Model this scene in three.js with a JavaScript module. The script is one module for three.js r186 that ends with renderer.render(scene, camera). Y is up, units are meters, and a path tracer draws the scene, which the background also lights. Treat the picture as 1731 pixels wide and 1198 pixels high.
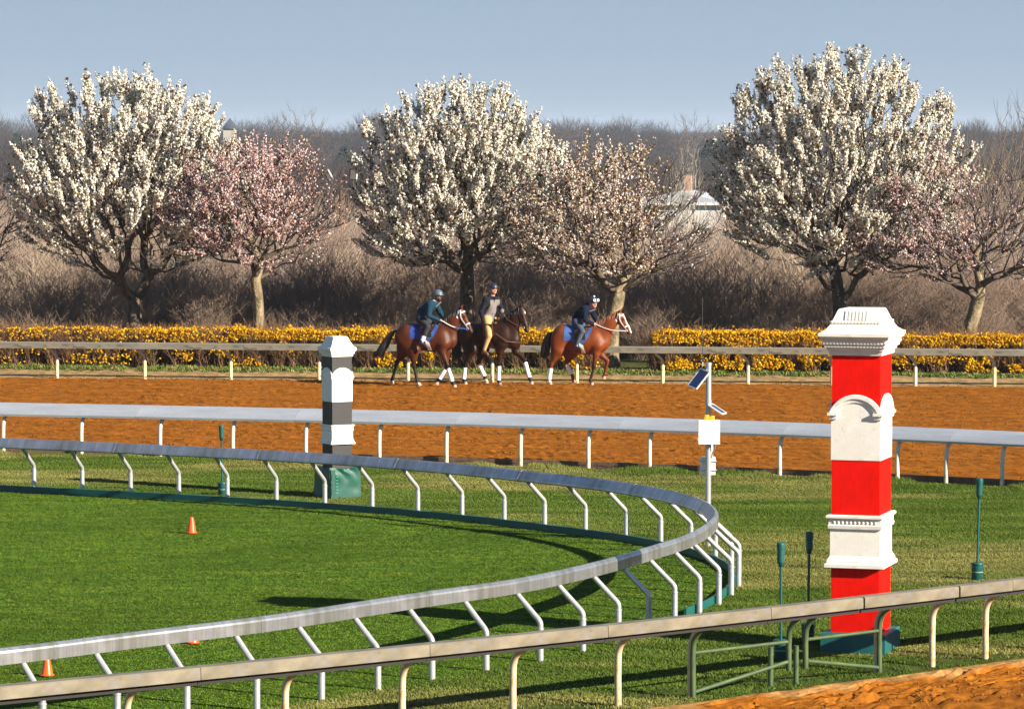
import * as THREE from 'three';
import { mergeGeometries, mergeVertices } from 'three/addons/utils/BufferGeometryUtils.js';
import { RoundedBoxGeometry } from 'three/addons/geometries/RoundedBoxGeometry.js';

// ---------------------------------------------------------------- camera, sky, sun, exposure
const scene = new THREE.Scene();
const camera = new THREE.PerspectiveCamera(10.53, 1731 / 1198, 0.5, 9000);
camera.position.set(0, 7, 0);
camera.rotation.x = -THREE.MathUtils.degToRad(3.337);
scene.add(camera);

const SUN_AZ = THREE.MathUtils.degToRad(56), SUN_EL = THREE.MathUtils.degToRad(25);   // to the right of and behind the viewer, low morning sun
const sunDir = new THREE.Vector3(Math.sin(SUN_AZ) * Math.cos(SUN_EL), Math.sin(SUN_EL), Math.cos(SUN_AZ) * Math.cos(SUN_EL));
{
  const w = 256, h = 128, a = new Float32Array(w * h * 4);
  const lo = [0.172, 0.212, 0.256], up = [0.152, 0.202, 0.253], ze = [0.025, 0.053, 0.125];
  for (let j = 0; j < h; j++) for (let i = 0; i < w; i++) {
    const el = (j + 0.5) / h * Math.PI - Math.PI / 2, e = Math.max(0, el);
    const t1 = Math.min(1, e / 0.06), t2 = Math.pow(Math.min(1, e / 1.25), 0.55);
    for (let c = 0; c < 3; c++) {
      let v = lo[c] + (up[c] - lo[c]) * t1; v += (ze[c] - v) * t2;
      if (el < 0) v = lo[c];
      a[(j * w + i) * 4 + c] = v;
    }
    a[(j * w + i) * 4 + 3] = 1;
  }
  const sky = new THREE.DataTexture(a, w, h, THREE.RGBAFormat, THREE.FloatType);
  sky.mapping = THREE.EquirectangularReflectionMapping; sky.magFilter = THREE.LinearFilter; sky.minFilter = THREE.LinearFilter; sky.needsUpdate = true;
  scene.background = sky; scene.environment = sky;
}
const sun = new THREE.DirectionalLight(new THREE.Color().setRGB(1, 0.89, 0.73), 5);
sun.position.copy(sunDir).multiplyScalar(200).add(new THREE.Vector3(0, 0, -80)); sun.target.position.set(0, 0, -80);
sun.castShadow = true; sun.shadow.mapSize.set(4096, 4096);
Object.assign(sun.shadow.camera, { left: -60, right: 60, top: 60, bottom: -60, near: 1, far: 500 });
scene.add(sun, sun.target);
const renderer = new THREE.WebGLRenderer({ antialias: true });
renderer.toneMapping = THREE.LinearToneMapping; renderer.toneMappingExposure = 2.6; renderer.shadowMap.enabled = true;
scene.fog = new THREE.FogExp2(new THREE.Color().setRGB(0.66, 0.80, 1.0), 0.0001);

// ---------------------------------------------------------------- helpers
const V = (x, y, z) => new THREE.Vector3(x, y, z);
const UP = V(0, 1, 0);
function rngOf(seed) { let s = seed | 0; return () => { s = (s + 0x6d2b79f5) | 0; let t = Math.imul(s ^ (s >>> 15), 1 | s); t = (t + Math.imul(t ^ (t >>> 7), 61 | t)) ^ t; return ((t ^ (t >>> 14)) >>> 0) / 4294967296; }; }
const hash = (i, j) => { let n = Math.imul(i, 374761393) ^ Math.imul(j, 668265263); n = Math.imul(n ^ (n >>> 13), 1274126177); return ((n ^ (n >>> 16)) >>> 0) / 4294967296; };
const sstep = (a, b, x) => { const t = Math.min(1, Math.max(0, (x - a) / (b - a))); return t * t * (3 - 2 * t); };
const lerp = (a, b, t) => a + (b - a) * t;
function noise2(x, y, wrap = 0) {
  const xi = Math.floor(x), yi = Math.floor(y), fx = x - xi, fy = y - yi, u = fx * fx * (3 - 2 * fx), v = fy * fy * (3 - 2 * fy);
  const w = (i, j) => wrap ? hash(((i % wrap) + wrap) % wrap, ((j % wrap) + wrap) % wrap) : hash(i, j);
  return lerp(lerp(w(xi, yi), w(xi + 1, yi), u), lerp(w(xi, yi + 1), w(xi + 1, yi + 1), u), v);
}
const fbm = (x, y, o = 4) => { let s = 0, a = 0.5, t = 0; for (let k = 0; k < o; k++) { s += a * noise2(x, y); t += a; a *= 0.5; x = x * 2.03 + 17.1; y = y * 2.03 + 5.7; } return s / t; };
function tex(n, fn, srgb = true) {     // fn(u, v in 0..n) -> [r, g, b] 0..1, tileable if fn is
  const d = new Uint8Array(n * n * 4);
  for (let j = 0; j < n; j++) for (let i = 0; i < n; i++) { const c = fn(i, j); for (let k = 0; k < 3; k++) d[(j * n + i) * 4 + k] = Math.max(0, Math.min(255, Math.round(c[k] * 255))); d[(j * n + i) * 4 + 3] = 255; }
  const t = new THREE.DataTexture(d, n, n); t.wrapS = t.wrapT = THREE.RepeatWrapping; t.magFilter = THREE.LinearFilter; t.minFilter = THREE.LinearMipmapLinearFilter; t.generateMipmaps = true;
  if (srgb) t.colorSpace = THREE.SRGBColorSpace; t.needsUpdate = true; return t;
}
const wn = (i, j, n, cells, s = 0) => noise2(i / n * cells + s * 0, j / n * cells, cells);      // tileable noise
const wf = (i, j, n, c) => (wn(i, j, n, c) * 4 + wn(i, j, n, c * 2) * 2.6 + wn(i, j, n, c * 4) * 1.7 + wn(i, j, n, c * 8)) / 9.3;
const rep = (t, x, y = x) => { const c = t.clone(); c.repeat.set(x, y); c.needsUpdate = true; return c; };
const lin = (r, g, b) => new THREE.Color().setRGB(r, g, b);
const taken = new Map();
const numbered = (n) => { const k = taken.get(n) || 0; taken.set(n, k + 1); return k ? n + '_' + String(k).padStart(3, '0') : n; };
function sh(o) { o.castShadow = o.receiveShadow = true; return o; }
function thing(name, label, category, pos = [0, 0, 0], turn = 0, group) {
  const o = new THREE.Group(); o.name = numbered(name); o.position.set(...pos); o.rotation.y = turn; o.userData = { label, category }; if (group) o.userData.group = group; scene.add(o); return o;
}
function part(name, geo, mat, parent, kind) { const m = sh(new THREE.Mesh(geo, mat)); m.name = name; if (kind) m.userData.kind = kind; parent.add(m); return m; }
function single(name, geo, mat, label, category, pos, group) { const m = sh(new THREE.Mesh(geo, mat)); m.name = numbered(name); if (pos) m.position.set(...pos); m.userData = { label, category }; if (group) m.userData.group = group; scene.add(m); return m; }
function struct(name, geo, mat) { const m = sh(new THREE.Mesh(geo, mat)); m.name = numbered(name); m.userData.kind = 'structure'; scene.add(m); return m; }
function instanced(name, geo, mat, mats, cols, parent, label, category) {
  const m = sh(new THREE.InstancedMesh(geo, mat, mats.length)); m.name = parent === scene ? numbered(name) : name;
  for (let i = 0; i < mats.length; i++) { m.setMatrixAt(i, mats[i]); if (cols) m.setColorAt(i, cols[i]); }
  m.userData.kind = 'stuff'; if (label) { m.userData.label = label; m.userData.category = category; } parent.add(m); return m;
}
const _q = new THREE.Quaternion(), _e = new THREE.Euler();
const mat4 = (p, rx, ry, rz, s, sy = s) => new THREE.Matrix4().compose(p, _q.setFromEuler(_e.set(rx, ry, rz)), V(s, sy, s));
const box = (w, h, d, x = 0, y = 0, z = 0) => new THREE.BoxGeometry(w, h, d).translate(x, y, z);
const rbox = (w, h, d, r, x = 0, y = 0, z = 0, n = 2) => new RoundedBoxGeometry(w, h, d, n, r).translate(x, y, z);
const cyl = (r0, r1, h, n, x = 0, y = 0, z = 0) => new THREE.CylinderGeometry(r1, r0, h, n).translate(x, y + h / 2, z);
function join(list) { return mergeGeometries(list.map((g) => { const q = g.index ? g.toNonIndexed() : g; for (const k of Object.keys(q.attributes)) if (!['position', 'normal', 'uv'].includes(k)) q.deleteAttribute(k); return q; })); }
// a mesh builder for many tapered tubes
class Tubes {
  constructor() { this.p = []; this.n = []; this.u = []; this.i = []; }
  add(pts, rad, seg = 5, cap = false) {
    const N = pts.length, base = this.p.length / 3; let nrm = null, len = 0;
    for (let k = 0; k < N; k++) {
      const t = pts[Math.min(N - 1, k + 1)].clone().sub(pts[Math.max(0, k - 1)]).normalize();
      if (!nrm) nrm = Math.abs(t.y) < 0.9 ? V(0, 1, 0).cross(t).normalize() : V(1, 0, 0).cross(t).normalize();
      else nrm.sub(t.clone().multiplyScalar(nrm.dot(t))).normalize();
      const b = t.clone().cross(nrm), r = Array.isArray(rad) ? rad[k] : rad;
      if (k) len += pts[k].distanceTo(pts[k - 1]);
      for (let s = 0; s <= seg; s++) {
        const a = s / seg * Math.PI * 2, c = Math.cos(a), d = Math.sin(a);
        const x = nrm.x * c + b.x * d, y = nrm.y * c + b.y * d, z = nrm.z * c + b.z * d;
        this.p.push(pts[k].x + x * r, pts[k].y + y * r, pts[k].z + z * r); this.n.push(x, y, z); this.u.push(s / seg, len);
      }
    }
    const w = seg + 1;
    for (let k = 0; k < N - 1; k++) for (let s = 0; s < seg; s++) { const a = base + k * w + s; this.i.push(a, a + 1, a + w, a + 1, a + w + 1, a + w); }
    if (cap) for (const [k, sg] of [[0, -1], [N - 1, 1]]) {
      const c = this.p.length / 3, t = pts[Math.min(N - 1, k + 1)].clone().sub(pts[Math.max(0, k - 1)]).normalize().multiplyScalar(sg);
      this.p.push(pts[k].x, pts[k].y, pts[k].z); this.n.push(t.x, t.y, t.z); this.u.push(0.5, 0.5);
      for (let s = 0; s < seg; s++) { const o = base + k * w + s; this.p.push(this.p[o * 3], this.p[o * 3 + 1], this.p[o * 3 + 2]); this.n.push(t.x, t.y, t.z); this.u.push(0, 0); }
      for (let s = 0; s < seg; s++) { const q = c + 1 + s, r = c + 1 + (s + 1) % seg; sg > 0 ? this.i.push(c, q, r) : this.i.push(c, r, q); }
    }
    return this;
  }
  geo() {
    const g = new THREE.BufferGeometry();
    g.setAttribute('position', new THREE.Float32BufferAttribute(this.p, 3)); g.setAttribute('normal', new THREE.Float32BufferAttribute(this.n, 3)); g.setAttribute('uv', new THREE.Float32BufferAttribute(this.u, 2));
    g.setIndex(this.i); return g;
  }
}
const tube = (pts, rad, seg = 10) => new Tubes().add(pts, rad, seg, true).geo();
// sweep a closed profile [[out, up], ...] along stations {x, z, nx, nz, y}; flat-shaded along the profile
function sweep(profile, st, closedEnds = true) {
  const P = [], U = [], M = profile.length; let len = 0;
  const at = (s, q) => [s.x + s.nx * q[0], (s.y || 0) + q[1], s.z + s.nz * q[0]];
  for (let k = 0; k < st.length - 1; k++) {
    const L = Math.hypot(st[k + 1].x - st[k].x, st[k + 1].z - st[k].z); let v = 0;
    for (let m = 0; m < M; m++) {
      const q = profile[m], r = profile[(m + 1) % M], dv = Math.hypot(r[0] - q[0], r[1] - q[1]);
      const a = at(st[k], q), b = at(st[k], r), c = at(st[k + 1], r), d = at(st[k + 1], q);
      P.push(...a, ...d, ...c, ...a, ...c, ...b); U.push(len, v, len + L, v, len + L, v + dv, len, v, len + L, v + dv, len, v + dv); v += dv;
    }
    len += L;
  }
  if (closedEnds) {
    const tri = THREE.ShapeUtils.triangulateShape(profile.map((q) => new THREE.Vector2(...q)), []);
    for (const [s, flip] of [[st[0], 0], [st[st.length - 1], 1]]) for (const t of tri) { const o = flip ? t : [t[0], t[2], t[1]]; for (const k of o) { P.push(...at(s, profile[k])); U.push(...profile[k]); } }
  }
  const g = new THREE.BufferGeometry(); g.setAttribute('position', new THREE.Float32BufferAttribute(P, 3)); g.setAttribute('uv', new THREE.Float32BufferAttribute(U, 2)); g.computeVertexNormals(); return g;
}
// stations along a polyline [[x, z], ...]: resampled Catmull-Rom with arc length; the normal is to the left of travel (dz, -dx)
function pathOf(pts, step = 0.1) {
  const c = new THREE.CatmullRomCurve3(pts.map(([x, z]) => V(x, 0, z)), false, 'centripetal'), L = c.getLength(), n = Math.ceil(L / step), fine = c.getSpacedPoints(n);
  const st = fine.map((p, i) => { const a = fine[Math.max(0, i - 1)], b = fine[Math.min(n, i + 1)], dx = b.x - a.x, dz = b.z - a.z, l = Math.hypot(dx, dz); return { x: p.x, z: p.z, nx: dz / l, nz: -dx / l, s: L * i / n }; });
  st.length_ = L;
  st.pick = (s) => { const f = Math.max(0, Math.min(n - 1e-6, s / L * n)), i = Math.floor(f), t = f - i, a = st[i], b = st[i + 1]; return { x: lerp(a.x, b.x, t), z: lerp(a.z, b.z, t), nx: lerp(a.nx, b.nx, t), nz: lerp(a.nz, b.nz, t), s }; };
  st.cut = (s0, s1) => [st.pick(s0), ...st.filter((q) => q.s > s0 + 0.02 && q.s < s1 - 0.02), st.pick(s1)];
  st.near = (x) => st.reduce((b, q) => Math.abs(q.x - x) < Math.abs(b.x - x) ? q : b, st[0]).s;
  return st;
}
const paint = (color, roughness = 0.6, extra = {}) => new THREE.MeshStandardMaterial({ color, roughness, ...extra });
const matte = (color, extra = {}) => new THREE.MeshPhysicalMaterial({ color, roughness: 1, specularIntensity: 0.04, ...extra });
const speck = tex(256, (i, j) => { const v = 0.80 + 0.2 * wf(i, j, 256, 8) + 0.06 * (hash(i, j) - 0.5); return [v, v, v]; });
const grime = tex(512, (i, j) => { const a = noise2(i / 512 * 96, j / 512 * 3, 96), b = noise2(i / 512 * 20 + 5, 3, 20), c = wf(i, j, 512, 5), v = 0.66 + 0.20 * c + 0.16 * b + 0.12 * (a - 0.5); return [v, v * 0.99, v * lerp(0.93, 1.0, b)]; });
const streak = tex(256, (i, j) => { const v = 0.72 + 0.22 * noise2(i / 256 * 64, j / 256 * 4, 4) * 1.0 + 0.14 * wn(i, j, 256, 8); return [v, v * 0.995, v * 0.98]; });
const bumpy = tex(256, (i, j) => { const v = wf(i, j, 256, 16); return [v, v, v]; }, false);

// ---------------------------------------------------------------- the lines of the place (metres; the viewer stands at the origin looking along -z)
const zFar = (x) => 0.137 * x - 106.63;                                                         // outer rail of the dirt track
const zMid = (x) => { const q = Math.max(-16, Math.min(16, x)); let z = 2.36e-4 * q ** 3 + 9.29e-3 * q * q + 0.3717 * q - 79.62; if (x < -16) z += (x + 16) * 0.26; if (x > 16) z += (x - 16) * 0.85; return z; };   // inner rail
const zNear = (x) => -45.04 - 0.80 * x - 0.0072 * x * x;                                        // near rail
const turfRail = [[-25.61, -30.04], [-13.79, -36.64], [-9.06, -41.17], [-5.81, -43.88], [-4.53, -45.21], [-3.0, -46.79], [-1.97, -48.12], [-1.14, -49.2], [-0.04, -50.53], [0.72, -51.81], [1.36, -53.14], [1.9, -54.47], [2.56, -56.24], [3.0, -58.21], [3.15, -59.69], [3.07, -61.27], [2.78, -62.55], [2.29, -63.79], [1.58, -65.11], [0.35, -66.68], [-1.11, -68.36], [-2.87, -69.94], [-4.34, -70.97], [-6.46, -72.2], [-8.9, -73.48], [-13.79, -75.75], [-29.55, -82.74]];
// ---------------------------------------------------------------- ground, tracks, turf
const railPath = pathOf(turfRail, 0.12);
const LEAN = 0.40;
const footLine = railPath.map((q) => [q.x - q.nx * LEAN, q.z - q.nz * LEAN]);                 // outside of the bend
function inTurf(x, z) { let c = false; for (let i = 0, j = footLine.length - 1; i < footLine.length; j = i++) { const [xi, zi] = footLine[i], [xj, zj] = footLine[j]; if ((zi > z) !== (zj > z) && x < (xj - xi) * (z - zi) / (zj - zi) + xi) c = !c; } return c; }
function groundH(x, z) {
  const d = -z, zf = zFar(x), b = zf - z;
  let h = 0;
  if (b > -1 && d < 140) h = 0.16 * sstep(-0.3, 2.2, b) + 0.03 * (fbm(x * 0.9, z * 0.9, 3) - 0.5) * sstep(-0.2, 0.8, b);
  if (d > 118) h = 0.16 * (1 - sstep(118, 140, d)) - 7.5 * sstep(120, 520, d) + 8 * sstep(4200, 7500, d) + (fbm(x * 0.02, z * 0.02, 3) - 0.5) * 4 * sstep(150, 400, d);
  const m = z - zMid(x);
  if (m > -0.2 && m < 4) h += 0.035 * sstep(3.2, 0.4, m) * sstep(-0.1, 0.3, m) + 0.05 * (noise2(x * 1.3, z * 1.3) - 0.4) * sstep(2.4, 0.3, m) * sstep(0, 0.4, m);
  const nn = z - zNear(x);
  if (nn > -5 && nn < 0.2) h += 0.03 * (fbm(x, z, 2) - 0.5) * sstep(-5, -1, nn);
  return h;
}
const soilTex = tex(512, (i, j) => { const v = 0.55 + 0.5 * wf(i, j, 512, 12) + 0.18 * (hash(i, j) - 0.5); return [v, v, v]; });
{
  const rows = []; for (let d = -60; d < 36; d += 8) rows.push(d);
  for (let d = 36; d < 120; d += 0.5) rows.push(d); for (let d = 120; d < 300; d += 6) rows.push(d); for (let d = 300; d <= 7500; d *= 1.07) rows.push(d);
  const C = 110, P = [], U = [], K = [], I = [];
  rows.forEach((d, r) => {
    const half = 26 + Math.max(0, d - 40) * (d < 130 ? 0.25 : 0.6);
    for (let c = 0; c <= C; c++) {
      const t = c / C * 2 - 1, x = half * (0.75 * t + 0.25 * t ** 3) * (d < 36 ? 3 : 1), z = -d;
      P.push(x, groundH(x, z), z); U.push(x / 2.3, z / 2.3);
      const g = [0.070, 0.098, 0.022], y = [0.16, 0.14, 0.06], b = [0.13, 0.095, 0.07], far = [0.085, 0.072, 0.055], mw = [0.08, 0.095, 0.035];
      const k = sstep(0.45, 0.72, fbm(x * 0.35, z * 0.16, 3)), s = sstep(-2.0, -1.0, zFar(x) - z) * sstep(2.6, 1.6, zFar(x) - z), w = sstep(111, 121, d), f = sstep(220, 330, d), mm = sstep(0.5, 0.62, fbm(x * 0.011 + 3, z * 0.011, 2)) * f;
      for (let q = 0; q < 3; q++) { let v = lerp(g[q], y[q], k * 0.8); v = lerp(v, [0.42, 0.285, 0.135][q], s); v = lerp(v, b[q], w); v = lerp(v, far[q], f); v = lerp(v, mw[q], mm); K.push(v); }
    }
    if (r) for (let c = 0; c < C; c++) { const a = (r - 1) * (C + 1) + c, b = a + C + 1; I.push(a, a + 1, b, a + 1, b + 1, b); }
  });
  const g = new THREE.BufferGeometry(); g.setAttribute('position', new THREE.Float32BufferAttribute(P, 3)); g.setAttribute('uv', new THREE.Float32BufferAttribute(U, 2)); g.setAttribute('color', new THREE.Float32BufferAttribute(K, 3)); g.setIndex(I); g.computeVertexNormals();
  struct('ground', g, matte(0xffffff, { vertexColors: true, map: soilTex, bumpMap: bumpy, bumpScale: 0.02 }));
}
{ // the mown turf course inside the bend
  const s = new THREE.Shape(); footLine.forEach(([x, z], i) => i ? s.lineTo(x, -z) : s.moveTo(x, -z)); s.lineTo(-60, 60); s.lineTo(-60, 45); s.closePath();
  const g = new THREE.ShapeGeometry(s).rotateX(-Math.PI / 2).translate(0, 0.006, 0); const u = g.attributes.uv; for (let i = 0; i < u.count; i++) u.setXY(i, u.getX(i) / 2.1, u.getY(i) / 2.1);
  struct('turf_course', g, matte(lin(0.066, 0.118, 0.010), { map: soilTex, bumpMap: bumpy, bumpScale: 0.015 }));
}
// hoof-marked dirt: a height field with pits and clods
function pits(x, z) {
  let h = 0.014 * (fbm(x * 0.7, z * 0.6, 2) - 0.5) + 0.012 * (fbm(x * 7, z * 7, 2) - 0.5);
  for (const [c, dep, pr, o] of [[0.55, 0.046, 0.55, 0], [0.22, 0.030, 0.8, 40]]) {
    const i0 = Math.floor(x / c), j0 = Math.floor(z / c);
    for (let i = i0 - 1; i <= i0 + 1; i++) for (let j = j0 - 1; j <= j0 + 1; j++) {
      if (hash(i + o, j + 91) > pr * (0.35 + 1.2 * fbm(i * c * 0.33, j * c * 0.5, 2) ** 1.5)) continue;
      const px = (i + 0.15 + 0.7 * hash(i + o, j)) * c, pz = (j + 0.15 + 0.7 * hash(i, j + o)) * c, r = c * (0.16 + 0.12 * hash(i + 7, j + o));
      const q = Math.hypot((x - px) / 1.25, z - pz) / r;
      if (q < 2) h += dep * (-(1 - sstep(0.3, 1.0, q)) + 0.55 * sstep(0.7, 1.1, q) * sstep(1.9, 1.2, q));
    }
  }
  return h;
}
const dirtTex = tex(512, (i, j) => { const n = wf(i, j, 512, 10), m = wn(i, j, 512, 64), v = 0.62 + 0.42 * n + 0.16 * (m - 0.5) + 0.12 * (hash(i, j) - 0.5); return [v, v * (0.96 + 0.05 * m), v * 0.95]; });
const dirtMat = matte(lin(0.345, 0.122, 0.015), { map: dirtTex });
const DIRT_Y = 0.10;
{
  const nx = 560, nz = 210, P = [], U = [], I = [];
  for (let j = 0; j <= nz; j++) for (let i = 0; i <= nx; i++) {
    const t = i / nx * 2 - 1, x = 17 * t + 25 * t ** 5, a = zMid(x) - 0.10, b = zFar(x) + 0.55 + 0.30 * (fbm(x * 0.7, 3, 2) - 0.5), v = j / nz, z = lerp(a, b, Math.pow(v, 1.12));
    const ed = sstep(0, 0.03, v) * sstep(1, 0.985, v);
    P.push(x, lerp(DIRT_Y, 0.035, sstep(0.96, 1, v)) + pits(x, z) * (0.25 + 0.75 * ed), z); U.push(x / 5.3, z / 2.6);
    if (i && j) { const c = j * (nx + 1) + i, d = c - 1, e = c - nx - 1, f = e - 1; I.push(f, e, d, e, c, d); }
  }
  const g = new THREE.BufferGeometry(); g.setAttribute('position', new THREE.Float32BufferAttribute(P, 3)); g.setAttribute('uv', new THREE.Float32BufferAttribute(U, 2)); g.setIndex(I); g.computeVertexNormals();
  struct('dirt_track', g, dirtMat);
}
const dirtTop = (x, z) => DIRT_Y + pits(x, z);
const nearDirtMat = matte(0xffffff, { vertexColors: true, map: dirtTex });
{ // the corner of the near dirt track beyond the near rail
  const nx = 240, nz = 90, P = [], U = [], I = [], K = [];
  for (let j = 0; j <= nz; j++) for (let i = 0; i <= nx; i++) {
    const x = lerp(-9, 22, i / nx), w = 0.16 * (fbm(x * 1.4, 9, 3) - 0.5), v = j / nz, o = (v < 0.5 ? v * 3 : 1.5 + (v - 0.5) ** 2 * 50), z = zNear(x) + 0.42 + w + o + Math.max(0, 1.6 - x) * 0.42;
    const y = 0.006 + 0.075 * sstep(0, 0.25, o) * sstep(0.9, 0.35, o) + 0.02 * sstep(0.05, 0.3, o) + pits(x, z) * 1.7 * sstep(0.1, 0.7, o);
    P.push(x, y, z); U.push(x / 2.3, z / 2.3);
    const dry = sstep(0.10, -0.10, o - 0.55 + 0.9 * (fbm(x * 1.1 + 4, z * 1.1, 4) - 0.5)); for (let q = 0; q < 3; q++) K.push(lerp([0.345, 0.122, 0.015][q], [0.42, 0.25, 0.10][q], dry * 0.85));   // the same soil as the main track, with a dry sandy margin
    if (i && j) { const c = j * (nx + 1) + i, d = c - 1, e = c - nx - 1, f = e - 1; I.push(f, d, e, e, d, c); }
  }
  const g = new THREE.BufferGeometry(); g.setAttribute('position', new THREE.Float32BufferAttribute(P, 3)); g.setAttribute('uv', new THREE.Float32BufferAttribute(U, 2)); g.setIndex(I); g.computeVertexNormals();
  g.setAttribute('color', new THREE.Float32BufferAttribute(K, 3)); struct('near_dirt_track', g, nearDirtMat);
}
{ // loose clods
  const R = rngOf(5), m = [], c = [], g = new THREE.IcosahedronGeometry(1, 0);
  { const p = g.attributes.position; for (let i = 0; i < p.count; i++) { const k = 0.75 + 0.5 * hash(Math.round(p.getX(i) * 50), Math.round(p.getY(i) * 50 + p.getZ(i) * 90)); p.setXYZ(i, p.getX(i) * k, p.getY(i) * k * 0.7, p.getZ(i) * k); } g.computeVertexNormals(); }
  for (let k = 0; k < 60000; k++) {
    const x = (R() - 0.5) * 34, v = R(), z = lerp(zMid(x) - 0.4, zFar(x) + 0.6, v), s = 0.006 + 0.016 * R() ** 3;
    if (fbm(x * 0.5, z * 0.7, 2) < 0.30 + 0.35 * R()) continue;
    m.push(mat4(V(x, dirtTop(x, z) + s * 0.2, z), R() * 6, R() * 6, R() * 6, s)); const q = R() < 0.5 ? 0.45 + 0.3 * R() : 0.9 + 0.4 * R(); c.push(lin(0.20 * q, 0.080 * q, 0.015 * q));
  }
  for (let k = 0; k < 1800; k++) { const x = lerp(0.5, 10, R()), o = 0.15 + R() * 2.6, z = zNear(x) + 0.42 + o, s = 0.006 + 0.02 * R() ** 3; m.push(mat4(V(x, 0.03 + s * 0.1 + pits(x, z) * 1.7, z), R() * 6, R() * 6, R() * 6, s)); const q = 0.7 + 0.5 * R(); c.push(lin(0.20 * q, 0.080 * q, 0.015 * q)); }
  instanced('loose_dirt_clods', g, matte(0xffffff), m, c, scene, 'loose clods of brown dirt strewn over the harrowed track', 'dirt');
}
// grass tufts: blades bent outwards, instanced over the lawns
function tuft(n, seed, spread) {
  const R = rngOf(seed), P = [], I = [];
  for (let b = 0; b < n; b++) {
    const a = R() * 6.28, r = R() * spread, x = Math.cos(a) * r, z = Math.sin(a) * r, h = 0.6 + 0.5 * R(), la = R() * 6.28, l = 0.2 + 0.7 * R(), w = 0.10 + 0.06 * R(), fx = Math.cos(la + 1.57) * w, fz = Math.sin(la + 1.57) * w, o = P.length / 3;
    P.push(x - fx, 0, z - fz, x + fx, 0, z + fz, x + Math.cos(la) * l * 0.4 + fx * 0.7, h * 0.65, z + Math.sin(la) * l * 0.4 + fz * 0.7, x + Math.cos(la) * l * 0.4 - fx * 0.7, h * 0.65, z + Math.sin(la) * l * 0.4 - fz * 0.7, x + Math.cos(la) * l, h, z + Math.sin(la) * l);
    I.push(o, o + 1, o + 2, o, o + 2, o + 3, o + 3, o + 2, o + 4);
  }
  const g = new THREE.BufferGeometry(); g.setAttribute('position', new THREE.Float32BufferAttribute(P, 3)); g.setIndex(I); g.computeVertexNormals(); return g;
}
const bladeMat = matte(0xffffff, { side: THREE.DoubleSide, specularIntensity: 0.12 });
{
  const R = rngOf(77), turf = [], turfC = [], lawn = [], lawnC = [], rough = [], roughC = [];
  const within = (x, z, pad) => Math.abs(x) < -z * 0.1332 + pad;
  for (let k = 0; k < 580000; k++) {
    const d = Math.sqrt(lerp(42 * 42, 83 * 83, R())), x = (R() * 2 - 1) * (d * 0.135 + 4.0), z = -d;
    if (!within(x, z, 4)) continue;
    const zm = zMid(x) + 0.10, zn = zNear(x); if (z < zm || z > zn + 0.55) continue;
    const n1 = fbm(x * 0.5, z * 0.22, 3), n2 = noise2(x * 3, z * 1.4), pale = sstep(0.40, 0.66, fbm(x * 0.22 + 9, z * 0.45 + 4, 5));
    if (inTurf(x, z)) {
      if (k % 4 === 0 && n2 < 0.3) continue;
      const st = Math.sin((z * 0.80 + x * 0.6) * 1.1) * 0.5 + 0.5, sk = noise2(x * 1.1 + 40, z * 4.5) + 0.6 * noise2(x * 2.7, z * 9 + 8) - 0.8, q = 0.74 + 0.34 * n1 + 0.10 * R() + 0.12 * st + 0.34 * sk;
      turf.push(mat4(V(x, 0, z), 0, R() * 6.28, 0, 0.026 + 0.016 * R(), 0.013 + 0.010 * R())); turfC.push(lin((0.064 + 0.045 * Math.max(0, sk) + 0.018 * R()) * q, 0.138 * q, (0.013 + 0.005 * R()) * q));
    } else {
      const m = z - zm, nd = zn - z, worn = nd < 1.2 && nd > -0.4 ? sstep(0.42, 0.55, noise2(x * 1.2, z * 2.2)) : 0;
      if (worn > R() * 1.1) continue;
      const edge = sstep(1.6, 0.1, m) * sstep(0.3, 0.75, noise2(x * 1.6 + 5, 7)), sk = noise2(x * 0.9 + 11, z * 3.4) + 0.6 * noise2(x * 2.4, z * 7 + 8) - 0.8, q = 0.78 + 0.18 * R() + 0.34 * sk, dry = Math.min(1, Math.max(0, pale * (0.36 + 0.26 * R()) + 0.20 * sk)), s = 0.034 + 0.026 * R();
      const c = lin(lerp(0.082, 0.33, dry) * q, lerp(0.136, 0.28, dry) * q, lerp(0.018, 0.10, dry) * q);
      lawn.push(mat4(V(x, groundH(x, z) - 0.003, z), 0, R() * 6.28, 0, s, (0.022 + 0.022 * R()) * (1 + 2.4 * edge))); lawnC.push(c);
    }
  }
  for (let k = 0; k < 5200; k++) {            // the verge behind the outer rail
    const x = (R() - 0.5) * 34, o = 1.4 + R() ** 0.7 * 2.0, z = zFar(x) - o;
    if (noise2(x * 1.1, z) < 0.22 + 0.3 * sstep(1.9, 1.0, o)) continue;
    const q = 0.7 + 0.5 * R(), dry = R() < 0.3 ? 0.7 : 0.1, s = 0.08 + 0.06 * R();
    rough.push(mat4(V(x, groundH(x, z), z), 0, R() * 6.28, 0, s, 0.05 + 0.09 * R() * R())); roughC.push(lin(lerp(0.10, 0.3, dry) * q, lerp(0.16, 0.23, dry) * q, lerp(0.028, 0.10, dry) * q));
  }
  instanced('turf_grass', tuft(7, 3, 1.3), bladeMat, turf, turfC, scene, 'short mown dark green grass of the turf course', 'grass');
  instanced('lawn_grass', tuft(7, 4, 1.0), bladeMat, lawn, lawnC, scene, 'patchy green and straw coloured lawn grass outside the turf rail', 'grass');
  instanced('verge_grass', tuft(9, 6, 0.9), bladeMat, rough, roughC, scene, 'rough grass verge at the foot of the yellow hedge', 'grass');
}
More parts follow.
